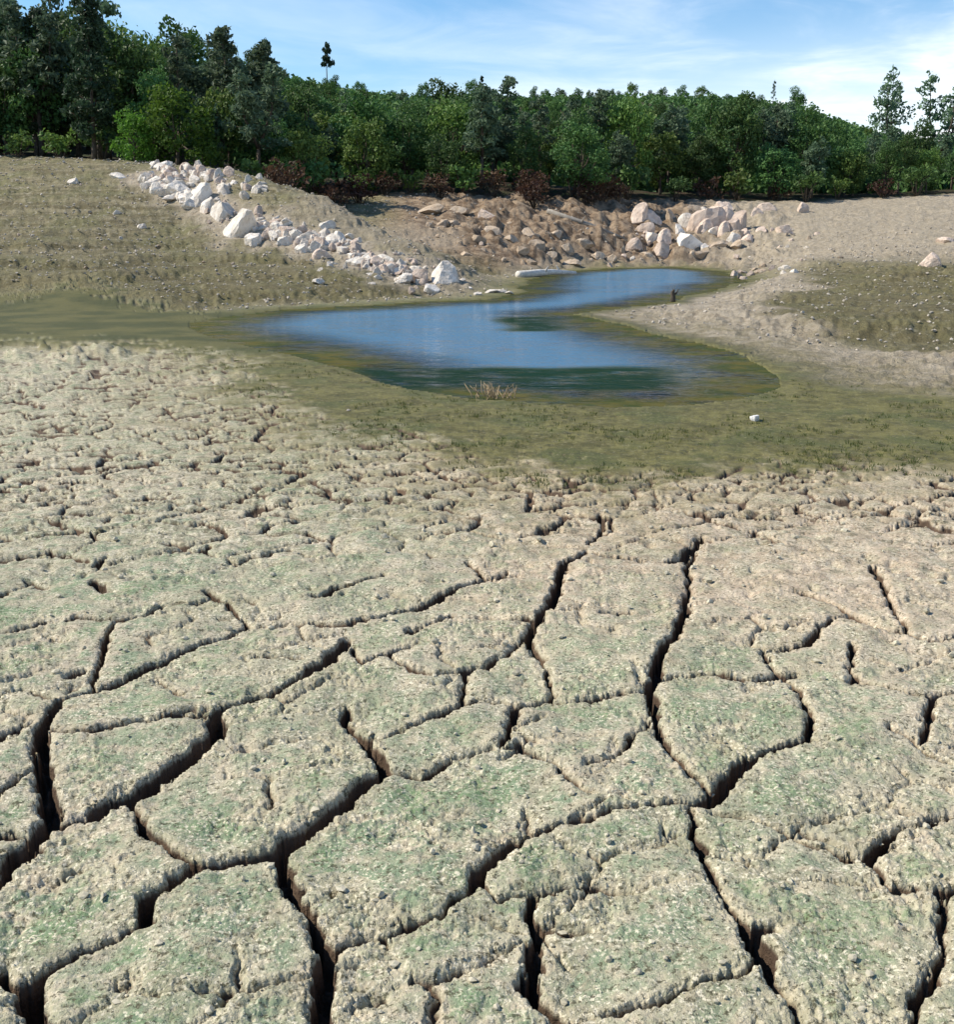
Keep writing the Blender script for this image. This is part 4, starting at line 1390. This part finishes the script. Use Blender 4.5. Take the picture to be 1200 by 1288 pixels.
rg = np.random.default_rng(77)
pts, rr_ = pick_ground(9000, 17, 62, -27, 27, rg, 0.8)
h_, sd_ = smooth_height(pts[:, 0], pts[:, 1])
pts = pts[(sd_ > 0.5) & (poly_sdf(WET, pts[:, 0], pts[:, 1]) > 0.6) & (rg.uniform(0, 1, len(pts)) < np.where(pts[:, 0] > 0, 0.45, 1.0))]
o = scatter('pebbles', pts, rg.uniform(0.01, 0.05, len(pts)) * (0.5 + np.hypot(pts[:, 0], pts[:, 1]) / 60), M_PEBBLE, 5)
tag(o, 'countless small pebbles strewn over the bare banks', 'pebbles', None, 'stuff')
M_CRUMB = mat_rough('mud_crumb', (0.40, 0.36, 0.26), (0.56, 0.51, 0.38), (0.20, 0.22, 0.14), 20.0, 0.003)
pts, rr_ = pick_ground(12000, 1.5, 8, -34, 34, rg)
keep = pts[:, 2] > -0.045
pts = pts[keep]
o = scatter('mud_crumbs', pts, 0.0012 * rg.pareto(2.0, len(pts)).clip(0.6, 9) * (0.6 + 0.22 * np.hypot(pts[:, 0], pts[:, 1])), M_CRUMB, 6)
tag(o, 'countless crumbs of dry mud on the cracked plates', 'mud crumbs', None, 'stuff')

def blades(name, pts, rg, per, hmin, hmax, w, spread, mat):
    n = len(pts)
    hs = rg.uniform(hmin, hmax, (n, 1))
    a = rg.uniform(0, 6.28, (n, per))
    off = np.stack([np.cos(a), np.sin(a), np.zeros_like(a)], -1) * spread * rg.uniform(0, 1, (n, per, 1))
    root = pts[:, None] + off - np.array([0, 0, 0.006])
    h = hs * rg.uniform(0.5, 1.1, (n, per))
    side = np.stack([np.cos(a + 1.57), np.sin(a + 1.57), np.zeros_like(a)], -1) * w
    lean = np.stack([np.cos(a), np.sin(a), np.zeros_like(a)], -1) * (h * rg.uniform(0.1, 0.7, (n, per)))[..., None]
    up = np.zeros_like(root)
    up[..., 2] = h
    V = np.stack([root - side, root + side, root + side * 0.6 + up * 0.6 + lean * 0.4, root + up + lean, root - side * 0.6 + up * 0.6 + lean * 0.4], 2).reshape(-1, 3)
    m = n * per
    return link(name, mesh_from(name, V, np.arange(5 * m).reshape(m, 5), np.full(m, 5), False), mat)


L_SPROUT = mat_leaf('sprout_leaves', (0.090, 0.105, 0.030), (0.160, 0.165, 0.055), (0.075, 0.100, 0.028), 0.3)
pts, rr_ = pick_ground(14000, 6.2, 17, -34, 34, rg, 0.9)
dw_ = poly_sdf(WET, pts[:, 0], pts[:, 1])
dp_ = poly_sdf(WATER, pts[:, 0], pts[:, 1])
cl_ = noise(pts[:, 0] * 0.9, pts[:, 1] * 0.9, 501) + 0.6 * noise(pts[:, 0] * 2.7, pts[:, 1] * 2.7, 502)
k = (dw_ < 0.35) & (dp_ > 0.15) & (cl_ > 0.05) & (poly_sdf(SPIT, pts[:, 0], pts[:, 1]) > 0.2)
pts = pts[k]
o = blades('sprouts', pts, rg, 6, 0.012, 0.045, 0.003, 0.03, L_SPROUT)
tag(o, 'countless short olive sprouts growing on the wet mud round the pond', 'sprouts', None, 'stuff')

# ------------------------------------------------------------------ light, sky
SUN_EL = 44.0
SUN_AZ = math.degrees(math.atan2(-0.96, 0.12))       # clockwise from +Y
w = bpy.data.worlds.new('World')
SC.world = w
w.use_nodes = True
nt = w.node_tree
nt.nodes.clear()
b = NB(nt)
sky = b.n('ShaderNodeTexSky', sky_type='NISHITA')
sky.sun_disc = False
sky.sun_elevation = R(SUN_EL)
sky.sun_rotation = R(SUN_AZ)
sky.air_density = 1.0
sky.dust_density = 0.15
sky.ozone_density = 3.0
tc = b.n('ShaderNodeTexCoord').outputs['Generated']
sep = b.n('ShaderNodeSeparateXYZ')
b.put(sep.inputs[0], tc)
# project the view direction onto a flat cloud layer
zc = b.math('ADD', b.math('MAXIMUM', sep.outputs['Z'], 0.0), 0.10)
cx, cy = b.math('DIVIDE', sep.outputs['X'], zc), b.math('DIVIDE', sep.outputs['Y'], zc)
cmb = b.n('ShaderNodeCombineXYZ')
b.put(cmb.inputs[0], cx)
b.put(cmb.inputs[1], cy)
n1 = b.noise(cmb.outputs[0], 0.55, 6, 0.55, 0.6)
n2 = b.noise(cmb.outputs[0], 1.7, 5, 0.6, 0.9)
cl = b.ramp(b.math('ADD', b.math('MULTIPLY', n1, 0.7), b.math('MULTIPLY', n2, 0.3)), 0.40, 0.66)
bias = b.ramp(b.math('ADD', sep.outputs['X'], b.math('MULTIPLY', sep.outputs['Z'], -1.2)), -0.35, 0.30)
cl = b.math('MULTIPLY', cl, b.math('ADD', 0.22, b.math('MULTIPLY', bias, 0.72)), True)
cl = b.math('ADD', cl, b.math('MULTIPLY', b.ramp(sep.outputs['Z'], 0.20, 0.08), b.math('MULTIPLY', bias, 0.5)), True)
hi = b.ramp(sep.outputs['Z'], 0.75, 0.25)
cl = b.math('MULTIPLY', cl, hi)
hs = b.n('ShaderNodeHueSaturation')
hs.inputs['Saturation'].default_value = 1.25
b.put(hs.inputs['Color'], sky.outputs[0])
col = b.mix(cl, hs.outputs[0], (8.4, 8.6, 8.8))
bg = b.n('ShaderNodeBackground')
b.put(bg.inputs['Color'], col)
bg.inputs['Strength'].default_value = 0.115
o_ = b.n('ShaderNodeOutputWorld')
nt.links.new(bg.outputs[0], o_.inputs[0])

sun = bpy.data.lights.new('sun', 'SUN')
sun.energy = 4.6
sun.angle = R(0.5)
sun.color = (1.0, 0.92, 0.79)
so = bpy.data.objects.new('sun', sun)
COL.objects.link(so)
el, az = R(SUN_EL), R(SUN_AZ)
to_sun = Vector((math.sin(az) * math.cos(el), math.cos(az) * math.cos(el), math.sin(el)))
so.rotation_euler = to_sun.to_track_quat('Z', 'Y').to_euler()
so.location = (-20, 5, 30)

cam = bpy.data.cameras.new('camera')
cam.sensor_fit = 'VERTICAL'
cam.sensor_height = 24
cam.sensor_width = 24
cam.lens = 24 * F / 1288.0
cam.clip_start = 0.05
cam.clip_end = 9000
co = bpy.data.objects.new('camera', cam)
COL.objects.link(co)
co.location = (0, 0, EYE)
co.rotation_euler = (math.pi / 2 - PITCH, 0, 0)
SC.camera = co

vs = SC.view_settings
vs.view_transform = 'Standard'
vs.look = 'None'
vs.gamma = 1
vs.exposure = 0.5
SC.cycles.max_bounces = 6
SC.cycles.transparent_max_bounces = 8
